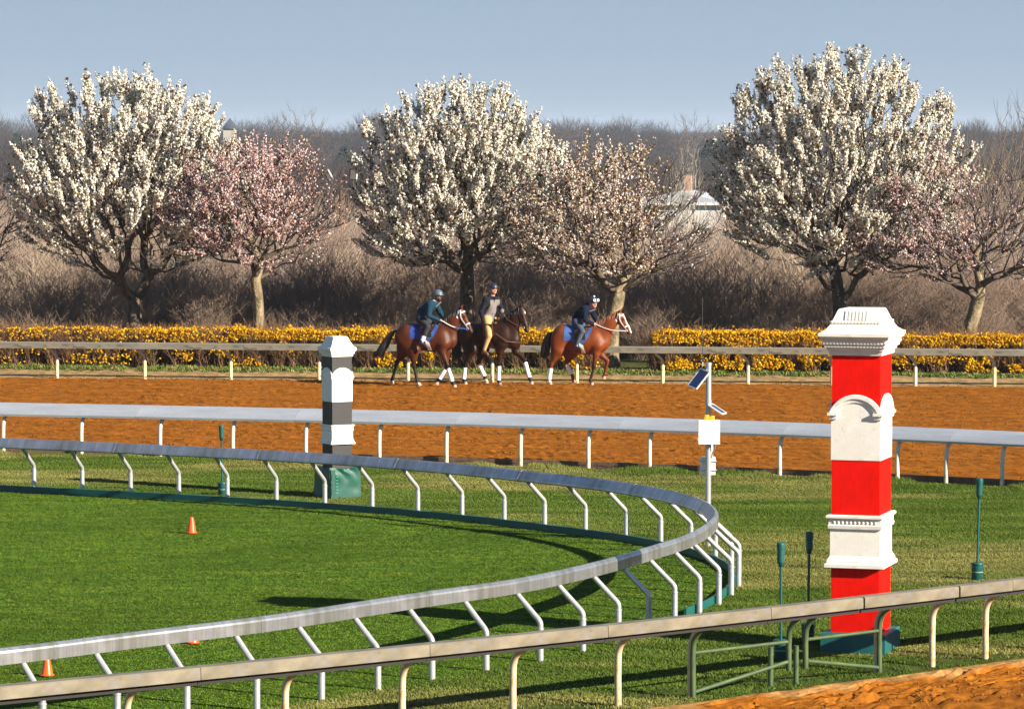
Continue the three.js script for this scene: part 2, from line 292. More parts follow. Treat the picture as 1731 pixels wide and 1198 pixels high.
// ---------------------------------------------------------------- rails
const DS = { side: THREE.DoubleSide };
const aluMat = new THREE.MeshStandardMaterial({ color: lin(0.56, 0.59, 0.63), map: rep(grime, 0.5, 1), metalness: 0.8, roughness: 0.34, ...DS });
const aluPost = new THREE.MeshStandardMaterial({ color: lin(0.70, 0.70, 0.71), map: speck, metalness: 0.55, roughness: 0.36 });
const sleeveMat = new THREE.MeshStandardMaterial({ color: lin(0.66, 0.68, 0.70), map: speck, metalness: 0.6, roughness: 0.42 });
const coverMat = new THREE.MeshStandardMaterial({ color: lin(0.62, 0.66, 0.70), map: rep(speck, 0.09, 0.4), metalness: 0.45, roughness: 0.36, ...DS });
const creamTex = tex(256, (i, j) => { const n = wf(i, j, 256, 6), r = sstep(0.56, 0.72, wf(i + 91, j + 40, 256, 5)), v = 0.86 + 0.14 * n; return [v, v * lerp(0.97, 0.78, r), v * lerp(0.90, 0.52, r)]; });
const creamMat = new THREE.MeshStandardMaterial({ color: lin(0.60, 0.53, 0.41), map: rep(creamTex, 1, 1.3), roughness: 0.55 });
const weatherTex = tex(512, (i, j) => { const n = wf(i, j, 512, 5), g = sstep(0.50, 0.68, wf(i, j + 200, 512, 7)), v = 0.62 + 0.36 * n - 0.16 * sstep(0.60, 0.72, wf(i + 140, j, 512, 6)) + 0.05 * (hash(i, j >> 2) - 0.5); return [v, v * lerp(0.97, 0.99, g), v * lerp(0.88, 0.98, g)]; });
const nearRailMat = new THREE.MeshStandardMaterial({ color: lin(0.31, 0.287, 0.245), map: rep(weatherTex, 0.55, 0.9), metalness: 0.1, roughness: 0.5, ...DS });
const rubberMat = paint(lin(0.02, 0.018, 0.016), 0.9, DS);
const farRailMat = new THREE.MeshStandardMaterial({ color: lin(0.42, 0.44, 0.43), map: rep(weatherTex, 0.3, 0.8), metalness: 0.35, roughness: 0.45, ...DS });
function postGeo(pts, r, seg = 12) { const c = new THREE.CatmullRomCurve3(pts.map((p) => V(...p)), false, 'centripetal'); return tube(c.getPoints(18), r, seg); }
const turnTo = (nx, nz) => Math.atan2(nx, nz);                      // local +z points along (nx, nz)

{ // bent aluminium rail round the end of the turf course
  const t = thing('turf_rail', 'shiny aluminium running rail bent round the turf course on gooseneck posts', 'rail', [0, 0, 0]);
  const P = railPath, s0 = P.near(-13), L = P.length_, sEnd = L - 19;
  const a0 = (() => { for (const q of P) if (q.x > -12.5) return q.s; })();
  const prof = [[-0.07, 0.885], [0.09, 0.885], [0.105, 0.905], [0.1, 0.935], [0.02, 1.055], [-0.01, 1.078], [-0.035, 1.075], [-0.066, 1.045], [-0.072, 1.02]];
  let k = 0;
  for (let s = a0; s < sEnd; s += 3.25, k++) part('rail_section', sweep(prof, P.cut(s + 0.004, s + 3.246)), aluMat, t);
  const collar = prof.map(([o, y]) => [o * 1.06, 0.98 + (y - 0.98) * 1.05]);
  for (let s = a0 + 3.25; s < sEnd; s += 3.25) part('joint_sleeve', sweep(collar, P.cut(s - 0.016, s + 0.016)), aluMat, t);
  const neck = postGeo([[0, 0.44, 0], [0, 0.50, 0], [0, 0.545, 0.022], [0, 0.61, 0.09], [0, 0.90, LEAN]], 0.038), low = join([cyl(0.044, 0.044, 0.44, 14), cyl(0.048, 0.048, 0.02, 14, 0, 0.43)]);
  for (let s = a0 + 0.55; s < sEnd; s += 1.095) {
    const q = P.pick(s), p = part('post', neck, aluPost, t); p.position.set(q.x - q.nx * LEAN, 0, q.z - q.nz * LEAN); p.rotation.y = turnTo(q.nx, q.nz);
    part('sleeve', low, sleeveMat, p);
  }
  // green edging boards at the feet of the far side and the bend
  const e = thing('turf_edging', 'low green edging boards set along the feet of the turf rail', 'edging');
  const feet = pathOf(footLine.filter((_, i) => i % 6 === 0).map(([x, z]) => [x, z]), 0.12), m = paint(lin(0.004, 0.085, 0.070), 0.5, DS);
  const f0 = feet.reduce((b, q) => Math.hypot(q.x - 2.15, q.z + 55.3) < Math.hypot(b.x - 2.15, b.z + 55.3) ? q : b, feet[0]).s;
  for (let s = f0; s < feet.length_ - 14; s += 2.1) part('edging_board', sweep([[0.06, -0.01], [0.10, -0.01], [0.10, 0.125], [0.06, 0.13]], feet.cut(s + 0.005, s + 2.095)), m, e);
}
{ // wide covered rail on the inside of the dirt track
  const t = thing('inner_rail', 'pale covered metal rail on white posts between the grass and dirt track', 'rail');
  const xs = []; for (let x = -19; x <= 17.5; x += 0.5) xs.push([x, zMid(x)]);
  const P = pathOf(xs, 0.15);
  const prof = [[-0.085, 0.84], [-0.09, 0.885], [-0.045, 0.925], [-0.038, 0.918], [0.07, 0.992], [0.078, 0.985], [0.20, 1.05], [0.208, 1.042], [0.38, 1.10], [0.40, 1.08], [0.2, 1.01], [0.03, 0.93], [-0.045, 0.87], [-0.045, 0.84]];
  for (let s = 0.5; s < P.length_ - 3; s += 3.6) part('rail_cover', sweep(prof, P.cut(s + 0.003, s + 3.597)), coverMat, t);
  const g = postGeo([[0, -0.05, 0], [0, 0.5, 0], [0, 0.66, 0.015], [0, 0.78, 0.07], [0, 0.90, 0.16]], 0.045), w = new THREE.MeshStandardMaterial({ color: lin(0.76, 0.76, 0.74), map: rep(creamTex, 1, 0.7), metalness: 0.25, roughness: 0.42 });
  const X = [-14.6, -12.82, -11.04, -9.3, -7.6, -5.95, -4.34, -2.81, -1.32, 0.13, 1.53, 2.85, 4.12, 5.36, 6.57, 7.61, 8.63, 9.59, 10.5, 11.45];
  for (const x of X) { const q = P.pick(P.near(x)), p = part('post', g, w, t); p.position.set(q.x, 0.02, q.z); p.rotation.y = turnTo(q.nx + 0.35, q.nz); }
  const k = thing('timber_kerb', 'weathered timber kerb boards holding back the dirt below the covered rail', 'kerb');
  const km = new THREE.MeshStandardMaterial({ color: lin(0.17, 0.105, 0.07), map: rep(streak, 0.3, 1.2), bumpMap: bumpy, bumpScale: 0.006, roughness: 0.95, ...DS });
  let j = 0; for (let s = 0.4; s < P.length_ - 3; s += 2.4, j++) { const y = 0.155 + 0.02 * hash(j, 3); part('board', sweep([[0.10, -0.04], [0.145, -0.04], [0.145, y], [0.10, y]], P.cut(s + 0.006, s + 2.394)), km, k); }
}
{ // outer rail of the dirt track
  const t = thing('outer_rail', 'grey box rail on cream posts running in front of the yellow hedge', 'rail');
  const P = pathOf([[-24, zFar(-24)], [-8, zFar(-8)], [8, zFar(8)], [24, zFar(24)]], 0.5);
  for (let s = 2; s < P.length_ - 2; s += 4.9) part('rail_section', sweep([[-0.34, 0.87], [-0.21, 0.87], [-0.20, 1.03], [-0.22, 1.05], [-0.33, 1.05], [-0.35, 1.03]], P.cut(s + 0.004, s + 4.896)), farRailMat, t);
  const up = postGeo([[0, 0.48, 0], [0, 0.60, 0], [0.02, 0.67, -0.03], [0.20, 0.885, -0.26]], 0.042), lo = cyl(0.05, 0.05, 0.52, 12), steel = new THREE.MeshStandardMaterial({ color: lin(0.35, 0.36, 0.38), metalness: 0.5, roughness: 0.5 }), cap = paint(lin(0.80, 0.72, 0.55), 0.5, { map: rep(creamTex, 1, 1.5) });
  for (const x of [-20.2, -17.75, -15.3, -12.86, -10.35, -7.9, -5.4, -2.9, -0.55, 1.8, 4.17, 6.51, 8.8, 11.06, 13.19, 15.4, 17.7]) {
    const q = P.pick(P.near(x)), z = zFar(x), p = part('post', up, steel, t); p.position.set(x, groundH(x, z) - 0.01, z); p.rotation.y = Math.PI + turnTo(q.nx, q.nz); p.scale.x = -1; p.rotation.y = turnTo(q.nx, q.nz); p.scale.x = 1;
    part('sleeve', lo, cap, p);
  }
}
const nearPts = []; for (let x = -11; x <= 15; x += 0.5) nearPts.push([x, zNear(x)]);
const nearPath = pathOf(nearPts, 0.15);
{ // near rail
  const t = thing('near_rail', 'weathered cream box rail on cream posts crossing the foreground', 'rail');
  const P = nearPath, sOf = (x) => P.near(x);
  const prof = [[-0.10, 0.93], [-0.10, 1.055], [-0.085, 1.07], [0.075, 1.07], [0.09, 1.055], [0.09, 0.93]], under = [[-0.030, 0.865], [-0.030, 0.928], [0.07, 0.928], [0.07, 0.865]];
  const cuts = [-9, -6.3, -3.55, -1.0, 1.05, 3.2, 4.42, 5.74, 6.6, 8.9, 11.3];
  for (let k = 0; k < cuts.length - 1; k++) {
    const gap = k === 5 || k === 6 ? 0.016 : 0.004, gap0 = k === 6 || k === 7 ? 0.016 : 0.004, a = sOf(cuts[k]) + gap0, b = sOf(cuts[k + 1]) - gap;
    const sec = part('rail_section', sweep(prof, P.cut(a, b)), nearRailMat, t); part('channel', sweep(under, P.cut(a, b)), rubberMat, sec);
  }
  const g = postGeo([[0, -0.03, 0.24], [0, 0.58, 0.24], [0, 0.70, 0.225], [0, 0.80, 0.165], [0, 0.88, 0.05]], 0.042, 14);
  for (const x of [-9.7, -8.3, -6.9, -5.55, -4.1, -2.42, -1.08, 0.2, 1.48, 2.31, 4.9, 5.69, 6.43, 7.3, 8.3, 9.4]) { const q = P.pick(sOf(x)), p = part('post', g, creamMat, t); p.position.set(q.x, 0, q.z); p.rotation.y = turnTo(q.nx, q.nz); }
}
{ // two green gate leaves under the near rail, and the two stakes they latch to
  const gm = new THREE.MeshStandardMaterial({ color: lin(0.085, 0.150, 0.062), map: rep(weatherTex, 1, 1), roughness: 0.6 });
  const leafOf = (label, xa, xb, flip) => {
    const a = nearPath.pick(nearPath.near(xa)), b = nearPath.pick(nearPath.near(xb)), w = Math.hypot(b.x - a.x, b.z - a.z), t = thing('gate_leaf', label, 'gate', [a.x, 0, a.z], Math.atan2(-(b.z - a.z), b.x - a.x), 'green pipe gate leaves under the near rail');
    const leg = (x, y0) => new THREE.CatmullRomCurve3([V(x, y0, -0.20), V(x, 0.60, -0.20), V(x, 0.72, -0.18), V(x, 0.81, -0.12), V(x, 0.88, -0.04)], false, 'centripetal').getPoints(16);
    part('leg', tube(leg(0, flip ? 0.20 : 0.0), 0.037, 12), gm, t); part('leg', tube(leg(w, flip ? 0.0 : 0.20), 0.037, 12), gm, t);
    part('bar', tube([V(0.03, 0.565, -0.20), V(w - 0.03, 0.565, -0.20)], 0.023, 10), gm, t);
    part('brace', tube(flip ? [V(0.03, 0.29, -0.20), V(w - 0.03, 0.09, -0.20)] : [V(0.03, 0.08, -0.20), V(w - 0.03, 0.31, -0.20)], 0.025, 10), gm, t);
  };
  leafOf('green pipe gate leaf beside the cream post, its brace climbing to the right', 2.42, 3.58, false);
  leafOf('green pipe gate leaf in front of the red and white pillar', 3.80, 4.82, true);
  for (const [x, o, h, label] of [[3.42, 0.22, 0.52, 'short green pipe stake behind the left gate leaf'], [3.69, 0.22, 0.50, 'short green pipe stake between the two gate leaves']]) {
    const q = nearPath.pick(nearPath.near(x)), st = thing('latch_stake', label, 'stake', [q.x + q.nx * o, 0, q.z + q.nz * o], 0, 'green latch stakes by the gate');
    part('pipe', join([cyl(0.034, 0.034, h, 12)]), gm, st); part('foot_plate', cyl(0.085, 0.08, 0.012, 16), gm, st);
  }
}
// ---------------------------------------------------------------- furlong pillars
function squareStack(list) {      // [[half width, y], ...] -> flat-shaded square frustums with top and bottom
  const P = [], U = [], C = [[-1, 1], [1, 1], [1, -1], [-1, -1]];
  const quad = (a, b, c, d, w, h) => { P.push(...a, ...b, ...c, ...a, ...c, ...d); U.push(0, 0, w, 0, w, h, 0, 0, w, h, 0, h); };
  for (let k = 0; k < list.length - 1; k++) for (let f = 0; f < 4; f++) {
    const [r0, y0] = list[k], [r1, y1] = list[k + 1], p = C[f], q = C[(f + 1) % 4];
    quad([p[0] * r0, y0, p[1] * r0], [q[0] * r0, y0, q[1] * r0], [q[0] * r1, y1, q[1] * r1], [p[0] * r1, y1, p[1] * r1], r0 * 2, Math.hypot(y1 - y0, r1 - r0));
  }
  const [rt, yt] = list[list.length - 1], [rb, yb] = list[0];
  quad([-rt, yt, rt], [rt, yt, rt], [rt, yt, -rt], [-rt, yt, -rt], rt * 2, rt * 2); quad([-rb, yb, -rb], [rb, yb, -rb], [rb, yb, rb], [-rb, yb, rb], rb * 2, rb * 2);
  const g = new THREE.BufferGeometry(); g.setAttribute('position', new THREE.Float32BufferAttribute(P, 3)); g.setAttribute('uv', new THREE.Float32BufferAttribute(U, 2)); g.computeVertexNormals(); return g;
}
const fourFaces = (g) => join([0, 1, 2, 3].map((k) => g.clone().rotateY(k * Math.PI / 2)));
const stuccoBump = rep(bumpy, 3, 3), wear = tex(512, (i, j) => { const n = wf(i, j, 512, 6), v = 0.93 + 0.09 * n - 0.05 * sstep(0.68, 0.8, wf(i * 1 + 50, j, 512, 12)); return [v, v * 0.995, v * 0.98]; });
const redTex = tex(512, (i, j) => { const n = wf(i, j, 512, 4), s = noise2(i / 512 * 40, j / 512 * 5, 40), v = 0.84 + 0.14 * n + 0.05 * s; return [v, v, v]; });
const whiteStucco = new THREE.MeshStandardMaterial({ color: lin(0.80, 0.785, 0.75), map: wear, bumpMap: stuccoBump, bumpScale: 0.0012, roughness: 0.6 });
const redPaint = new THREE.MeshPhysicalMaterial({ color: lin(0.80, 0.007, 0.0015), map: redTex, bumpMap: stuccoBump, bumpScale: 0.0008, roughness: 0.7, specularIntensity: 0.15 });
const blackPaint = new THREE.MeshStandardMaterial({ color: lin(0.020, 0.0195, 0.021), map: wear, bumpMap: stuccoBump, bumpScale: 0.002, roughness: 0.6 });
function pillar(t, o) {
  const { W, dark, cap, capY, archTop, spring, panelBot, bandTop, bandBot, footY, top } = o, h = W / 2;
  part('stripe', squareStack([[h, spring - 0.02], [h, capY + 0.004]]), dark, t);
  part('stripe', squareStack([[h, bandTop], [h, panelBot + 0.004]]), dark, t);
  part('stripe', squareStack([[h, footY], [h, bandBot + 0.004]]), dark, t);
  const c = part('cap', squareStack(cap), whiteStucco, t);
  // arched panel
  const p = part('arched_panel', squareStack([[h + 0.008, panelBot], [h + 0.008, spring]]), whiteStucco, t);
  const ri = (archTop - spring) * 0.62, half = h * 0.80, R = (half * half + ri * ri) / (2 * ri), a = Math.asin(half / R), th = (archTop - spring) * 0.36, cy = spring + ri - R;
  const s = new THREE.Shape(); s.moveTo(-h - 0.006, spring - 0.002); s.lineTo(h + 0.006, spring - 0.002); for (let k = 0; k <= 16; k++) { const q = a - 2 * a * k / 16; s.lineTo(Math.sin(q) * R, cy + Math.cos(q) * R); } s.closePath();
  part('tympanum', fourFaces(new THREE.ExtrudeGeometry(s, { depth: 0.03, bevelEnabled: false }).translate(0, 0, h - 0.022)), whiteStucco, p);
  const ring = (r0, r1, dep) => { const m = new THREE.Shape(); for (let k = 0; k <= 20; k++) { const q = -a + 2 * a * k / 20; k ? m.lineTo(Math.sin(q) * r1, cy + Math.cos(q) * r1) : m.moveTo(Math.sin(q) * r1, cy + Math.cos(q) * r1); } for (let k = 20; k >= 0; k--) { const q = -a + 2 * a * k / 20; m.lineTo(Math.sin(q) * r0, cy + Math.cos(q) * r0); } m.closePath(); return new THREE.ExtrudeGeometry(m, { depth: dep, bevelEnabled: true, bevelSize: 0.006, bevelThickness: 0.006, bevelSegments: 1 }).translate(0, 0, h); };
  part('arch_moulding', join([fourFaces(ring(R, R + th * 0.55, W * 0.02)), fourFaces(ring(R + th * 0.5, R + th, W * 0.042))]), whiteStucco, p);
  const e = W * 0.13, earH = th * 0.9;
  const ear = (sx) => join([box(e * 1.2, earH * 0.55, e * 1.2, sx * (h - e * 0.25), spring - earH * 0.35, h - e * 0.25), box(e * 1.6, earH * 0.42, e * 1.6, sx * (h - e * 0.20), spring + earH * 0.12, h - e * 0.20)]);
  part('corner_scrolls', fourFaces(ear(1)), whiteStucco, p);
  // lower band with mouldings
  const b = part('lower_band', squareStack([[h + 0.03 * W / 0.65, bandBot], [h + 0.075 * W / 0.65, bandBot + 0.004], [h + 0.075 * W / 0.65, bandBot + 0.05 * o.k], [h + 0.05 * W / 0.65, bandBot + 0.065 * o.k], [h + 0.05 * W / 0.65, bandBot + 0.09 * o.k], [h + 0.014, bandBot + 0.16 * o.k], [h + 0.012, bandTop - 0.20 * o.k], [h + 0.035 * W / 0.65, bandTop - 0.185 * o.k], [h + 0.04 * W / 0.65, bandTop - 0.14 * o.k], [h + 0.03 * W / 0.65, bandTop - 0.13 * o.k], [h + 0.03 * W / 0.65, bandTop - 0.06 * o.k], [h + 0.06 * W / 0.65, bandTop - 0.04 * o.k], [h + 0.06 * W / 0.65, bandTop - 0.012], [h + 0.04 * W / 0.65, bandTop]]), whiteStucco, t);
  return { c, p, b };
}
{
  const W = 0.655, t = thing('furlong_pillar', 'tall red and white striped pillar with stepped cap and arched white panel', 'pillar', [4.71, 0, -51.6], THREE.MathUtils.degToRad(-17)); t.scale.z = 1.18;
  const cap = [[0.355, 4.0], [0.365, 4.06], [0.385, 4.065], [0.385, 4.09], [0.41, 4.11], [0.41, 4.14], [0.43, 4.15], [0.43, 4.20], [0.455, 4.215], [0.475, 4.25], [0.482, 4.255], [0.482, 4.295], [0.44, 4.315], [0.395, 4.345], [0.355, 4.40], [0.345, 4.42], [0.345, 4.455], [0.325, 4.46], [0.265, 4.60], [0.25, 4.615]];
  const { c, b } = pillar(t, { W, dark: redPaint, cap, capY: 4.0, archTop: 3.475, spring: 3.20, panelBot: 2.595, bandTop: 1.86, bandBot: 1.15, footY: 0.27, k: 1 });
  const d1 = [], d2 = [], d3 = [], ribs = [];
  for (let k = -9; k <= 9; k++) d1.push(box(0.026, 0.03, 0.012, k * 0.044, 4.125, 0.410)); for (let k = -9; k <= 9; k++) d2.push(box(0.02, 0.034, 0.010, k * 0.046, 4.175, 0.431));
  for (let k = -7; k <= 7; k++) d3.push(box(0.024, 0.024, 0.016, k * 0.045, 4.437, 0.348)); for (let k = -3; k <= 3; k++) ribs.push(box(0.022, 0.13, 0.014, 0, 0, 0).rotateX(-0.405).translate(k * 0.048, 4.53, 0.300));
  part('dentils', fourFaces(join([...d1, ...d2, ...d3])), whiteStucco, c); part('ribs', fourFaces(join(ribs)), whiteStucco, c);
  const eg = []; for (let k = -5; k <= 5; k++) eg.push(new THREE.SphereGeometry(0.024, 8, 6).scale(0.9, 1.2, 0.45).translate(k * 0.056, 1.765, h0(W) + 0.030)); part('egg_moulding', fourFaces(join(eg)), whiteStucco, b);
  const gm = new THREE.MeshStandardMaterial({ color: lin(0.012, 0.125, 0.125), map: speck, roughness: 0.5 });
  part('base', squareStack([[0.44, -0.01], [0.44, 0.255], [0.425, 0.275]]), gm, t);
}
function h0(w) { return w / 2; }
{
  const W = 0.42, t = thing('furlong_pillar', 'black and white striped pillar with a green padded skirt behind the turf rail', 'pillar', [-3.34, 0, -73.2], THREE.MathUtils.degToRad(29.5));
  const cap = [[0.225, 2.70], [0.23, 2.74], [0.25, 2.755], [0.25, 2.78], [0.27, 2.81], [0.278, 2.83], [0.278, 2.865], [0.262, 2.875], [0.225, 2.91], [0.205, 2.955], [0.2, 2.96], [0.15, 3.07], [0.14, 3.08]];
  pillar(t, { W, dark: blackPaint, cap, capY: 2.70, archTop: 2.49, spring: 2.30, panelBot: 1.84, bandTop: 1.40, bandBot: 1.03, footY: 0.0, k: 0.6 });
  // vinyl skirt: a soft box with sagging creases
  const g = new THREE.BoxGeometry(0.66, 0.58, 0.66, 26, 22, 26).translate(0, 0.295, 0), p = g.attributes.position;
  for (let i = 0; i < p.count; i++) {
    const x = p.getX(i), y = p.getY(i), z = p.getZ(i), n = Math.max(Math.abs(x), Math.abs(z)) / 0.33, u = Math.abs(z) > Math.abs(x) ? x : z, top = sstep(0.25, 0.56, y);
    const f = 0.016 * Math.sin(u * 22 + y * 30 + Math.sin(y * 9) * 2) * top * sstep(0.35, 0.1, Math.abs(u)) + 0.02 * (fbm(x * 4 + 3, y * 4 + z * 4, 2) - 0.5), k = 1 + n * f / 0.33 + 0.015 * sstep(0.3, 0, y);
    p.setXYZ(i, x * k, y + (y > 0.5 ? -0.02 * Math.cos(u * 9) * n : 0), z * k);
  }
  const m = mergeVertices(g); m.deleteAttribute('normal'); m.computeVertexNormals();
  const vinyl = new THREE.MeshPhysicalMaterial({ color: lin(0.002, 0.066, 0.046), roughness: 0.42, clearcoat: 0.12, clearcoatRoughness: 0.3 });
  const sk = part('padded_skirt', m, vinyl, t);
  part('corner_flap', rbox(0.10, 0.55, 0.014, 0.005, -0.27, 0.29, 0.352), vinyl, sk);
  const dm = paint(lin(0.004, 0.05, 0.04), 0.6); for (const [y, h] of [[0.42, 0.12], [0.28, 0.06], [0.15, 0.14]]) part('strap', box(0.03, h, 0.01, -0.29, y, 0.365), dm, sk);
  const pm = paint(lin(0.05, 0.33, 0.25), 0.5); const c = document.createElement('canvas');
  part('stitching', join([0, 1, 2, 3, 4, 5].map((k) => box(0.05, 0.008, 0.005, -0.195 + 0.008 * (k % 2), 0.12 + k * 0.06, 0.362))), pm, sk);
}
// ---------------------------------------------------------------- solar beacon pole
{
  const t = thing('solar_beacon_pole', 'galvanised pole with two solar panels, white control box and amber beacon', 'signal pole', [3.30, 0, -64.4]);
  const galv = new THREE.MeshStandardMaterial({ color: lin(0.60, 0.62, 0.64), map: speck, metalness: 0.6, roughness: 0.4 }), wp = paint(lin(0.78, 0.77, 0.73), 0.45, { map: wear }), cell = new THREE.MeshPhysicalMaterial({ color: lin(0.012, 0.03, 0.14), roughness: 0.2, clearcoat: 0.6, clearcoatRoughness: 0.1 }), dk = paint(lin(0.03, 0.03, 0.035), 0.6);
  part('mast', join([cyl(0.048, 0.048, 3.10, 16), cyl(0.054, 0.054, 0.05, 16, 0, 3.06), cyl(0.056, 0.056, 0.06, 16, 0, 2.42), cyl(0.056, 0.056, 0.05, 16, 0, 1.66)]), galv, t);
  const bx = part('control_box', rbox(0.35, 0.40, 0.18, 0.02, 0, 1.955, 0.13, 3), wp, t); part('lid_edge', rbox(0.365, 0.415, 0.03, 0.012, 0, 1.955, 0.225), wp, bx); part('hinge', join([box(0.02, 0.05, 0.03, -0.187, 2.07, 0.22), box(0.02, 0.05, 0.03, -0.187, 1.84, 0.22)]), galv, bx);
  const bp = part('beacon', join([cyl(0.055, 0.05, 0.075, 14, -0.045, 2.165, 0.14), cyl(0.045, 0.04, 0.06, 14, 0.055, 2.165, 0.14), rbox(0.17, 0.045, 0.1, 0.015, 0, 2.185, 0.14)]), new THREE.MeshPhysicalMaterial({ color: lin(0.85, 0.36, 0.01), roughness: 0.25, clearcoat: 0.5 }), t);
  const panel = (w, l, m) => { const g = new THREE.Group(); g.name = 'solar_panel'; t.add(g); g.matrixAutoUpdate = true; part('frame', join([box(w, 0.02, 0.022, 0, 0, l / 2), box(w, 0.02, 0.022, 0, 0, -l / 2), box(0.022, 0.02, l, w / 2, 0, 0), box(0.022, 0.02, l, -w / 2, 0, 0), box(w, 0.008, l, 0, -0.012, 0)]), wp, g); part('cells', box(w - 0.03, 0.012, l - 0.03, 0, 0.001, 0), cell, g); return g; };
  const orient = (g, a, b) => { const z = V(...a).normalize(), x = V(...b).addScaledVector(z, -V(...b).dot(z)).normalize(); g.quaternion.setFromRotationMatrix(new THREE.Matrix4().makeBasis(x, z.clone().cross(x), z)); };
  const a = panel(0.27, 0.36); a.position.set(-0.17, 2.84, 0.07); orient(a, [-0.6, -0.75, 0.2], [0.55, -0.1, 0.83]); part('bracket', tube([V(0, 2.92, 0), V(-0.10, 2.86, 0.05)], 0.018, 8), galv, t);
  const b = panel(0.22, 0.28); b.position.set(0.15, 2.33, 0.05); orient(b, [-0.78, 0.5, -0.3], [-0.2, -0.1, 0.97]); part('bracket', tube([V(0, 2.42, 0), V(0.12, 2.34, 0.03)], 0.014, 8), galv, t);
  const lb = part('meter_box', rbox(0.25, 0.31, 0.1, 0.012, 0.0, 1.36, -0.12), wp, t); part('clamp_band', join([box(0.30, 0.014, 0.13, 0, 1.44, -0.115), box(0.30, 0.014, 0.13, 0, 1.29, -0.115)]), galv, lb);
  part('conduit', tube([V(0.11, 1.76, 0.1), V(0.11, 1.68, 0.08), V(0.075, 1.60, 0.0), V(0.06, 1.5, -0.06)], 0.012, 8), galv, t);
  const an = part('antenna', tube([V(-0.10, 3.06, 0), V(-0.105, 4.20, 0)], 0.0055, 6), dk, t); part('antenna_mount', join([box(0.11, 0.012, 0.012, -0.05, 3.10, 0), cyl(0.014, 0.012, 0.07, 8, -0.10, 3.05, 0)]), galv, an);
}
// ---------------------------------------------------------------- green marker posts with weighted cups
{
  const teal = new THREE.MeshStandardMaterial({ color: lin(0.008, 0.095, 0.085), map: speck, roughness: 0.42 }), ring = paint(lin(0.25, 0.27, 0.24), 0.6);
  const make = (x, z, H, k, label, lean) => {
    const t = thing('marker_post', label, 'marker post', [x, 0, z], 0, 'green padded marker posts'); t.rotation.z = lean;
    part('rod', cyl(0.019 * k, 0.019 * k, H - 0.1, 10, 0, 0.05), teal, t);
    part('grip', new THREE.LatheGeometry([[0.0, 0], [0.03, 0.0], [0.034, 0.03], [0.048, 0.055], [0.05, 0.06], [0.05, 0.22], [0.056, 0.225], [0.057, 0.30], [0.05, 0.318], [0, 0.322]].map(([r, y]) => new THREE.Vector2(r * k, y * k)), 18).translate(0, H - 0.322 * k, 0), teal, t);
    const c = part('cup', new THREE.LatheGeometry([[0, 0], [0.085, 0], [0.094, 0.25], [0.102, 0.252], [0.102, 0.275], [0.09, 0.28], [0, 0.27]].map(([r, y]) => new THREE.Vector2(r * k, y * k)), 22), teal, t); part('band', cyl(0.0915 * k, 0.0925 * k, 0.014, 22, 0, 0.13 * k), ring, c);
  };
  make(3.56, -50.55, 1.57, 1.0, 'green marker post standing beside the left gate leaf', 0.004);
  make(4.05, -52.3, 1.53, 0.95, 'green marker post beside the red and white pillar', -0.012);
  make(7.25, -59.6, 1.60, 1.0, 'green marker post alone on the lawn right of the red and white pillar', -0.02);
  make(-5.56, -73.5, 1.36, 0.92, 'green marker post on the far grass by the black and white pillar', 0.012);
}
// ---------------------------------------------------------------- cones
{
  const om = new THREE.MeshPhysicalMaterial({ color: lin(0.85, 0.095, 0.006), roughness: 0.35, clearcoat: 0.25, clearcoatRoughness: 0.3 });
  for (const [x, z, h, label] of [[-5.57, -66.5, 0.275, 'orange cone standing alone on the mown turf'], [-5.97, -49.0, 0.235, 'orange cone below the left end of the turf rail'], [-4.36, -52.15, 0.17, 'orange cone almost hidden behind the turf rail']]) {
    const t = thing('traffic_cone', label, 'cone', [x, 0.02, z], 0, 'orange cones on the turf course');
    part('shell', new THREE.LatheGeometry([[0.085, 0], [0.088, 0.012], [0.082, 0.03], [0.034, 0.97], [0.03, 0.99], [0.02, 1.0], [0.016, 0.96]].map(([r, y], i) => new THREE.Vector2(r, y * h)), 24), om, t);
    part('base_rim', new THREE.LatheGeometry([[0.084, 0], [0.096, 0.002], [0.096, 0.012], [0.084, 0.016]].map(([r, y]) => new THREE.Vector2(r, y)), 24), om, t);
  }
}
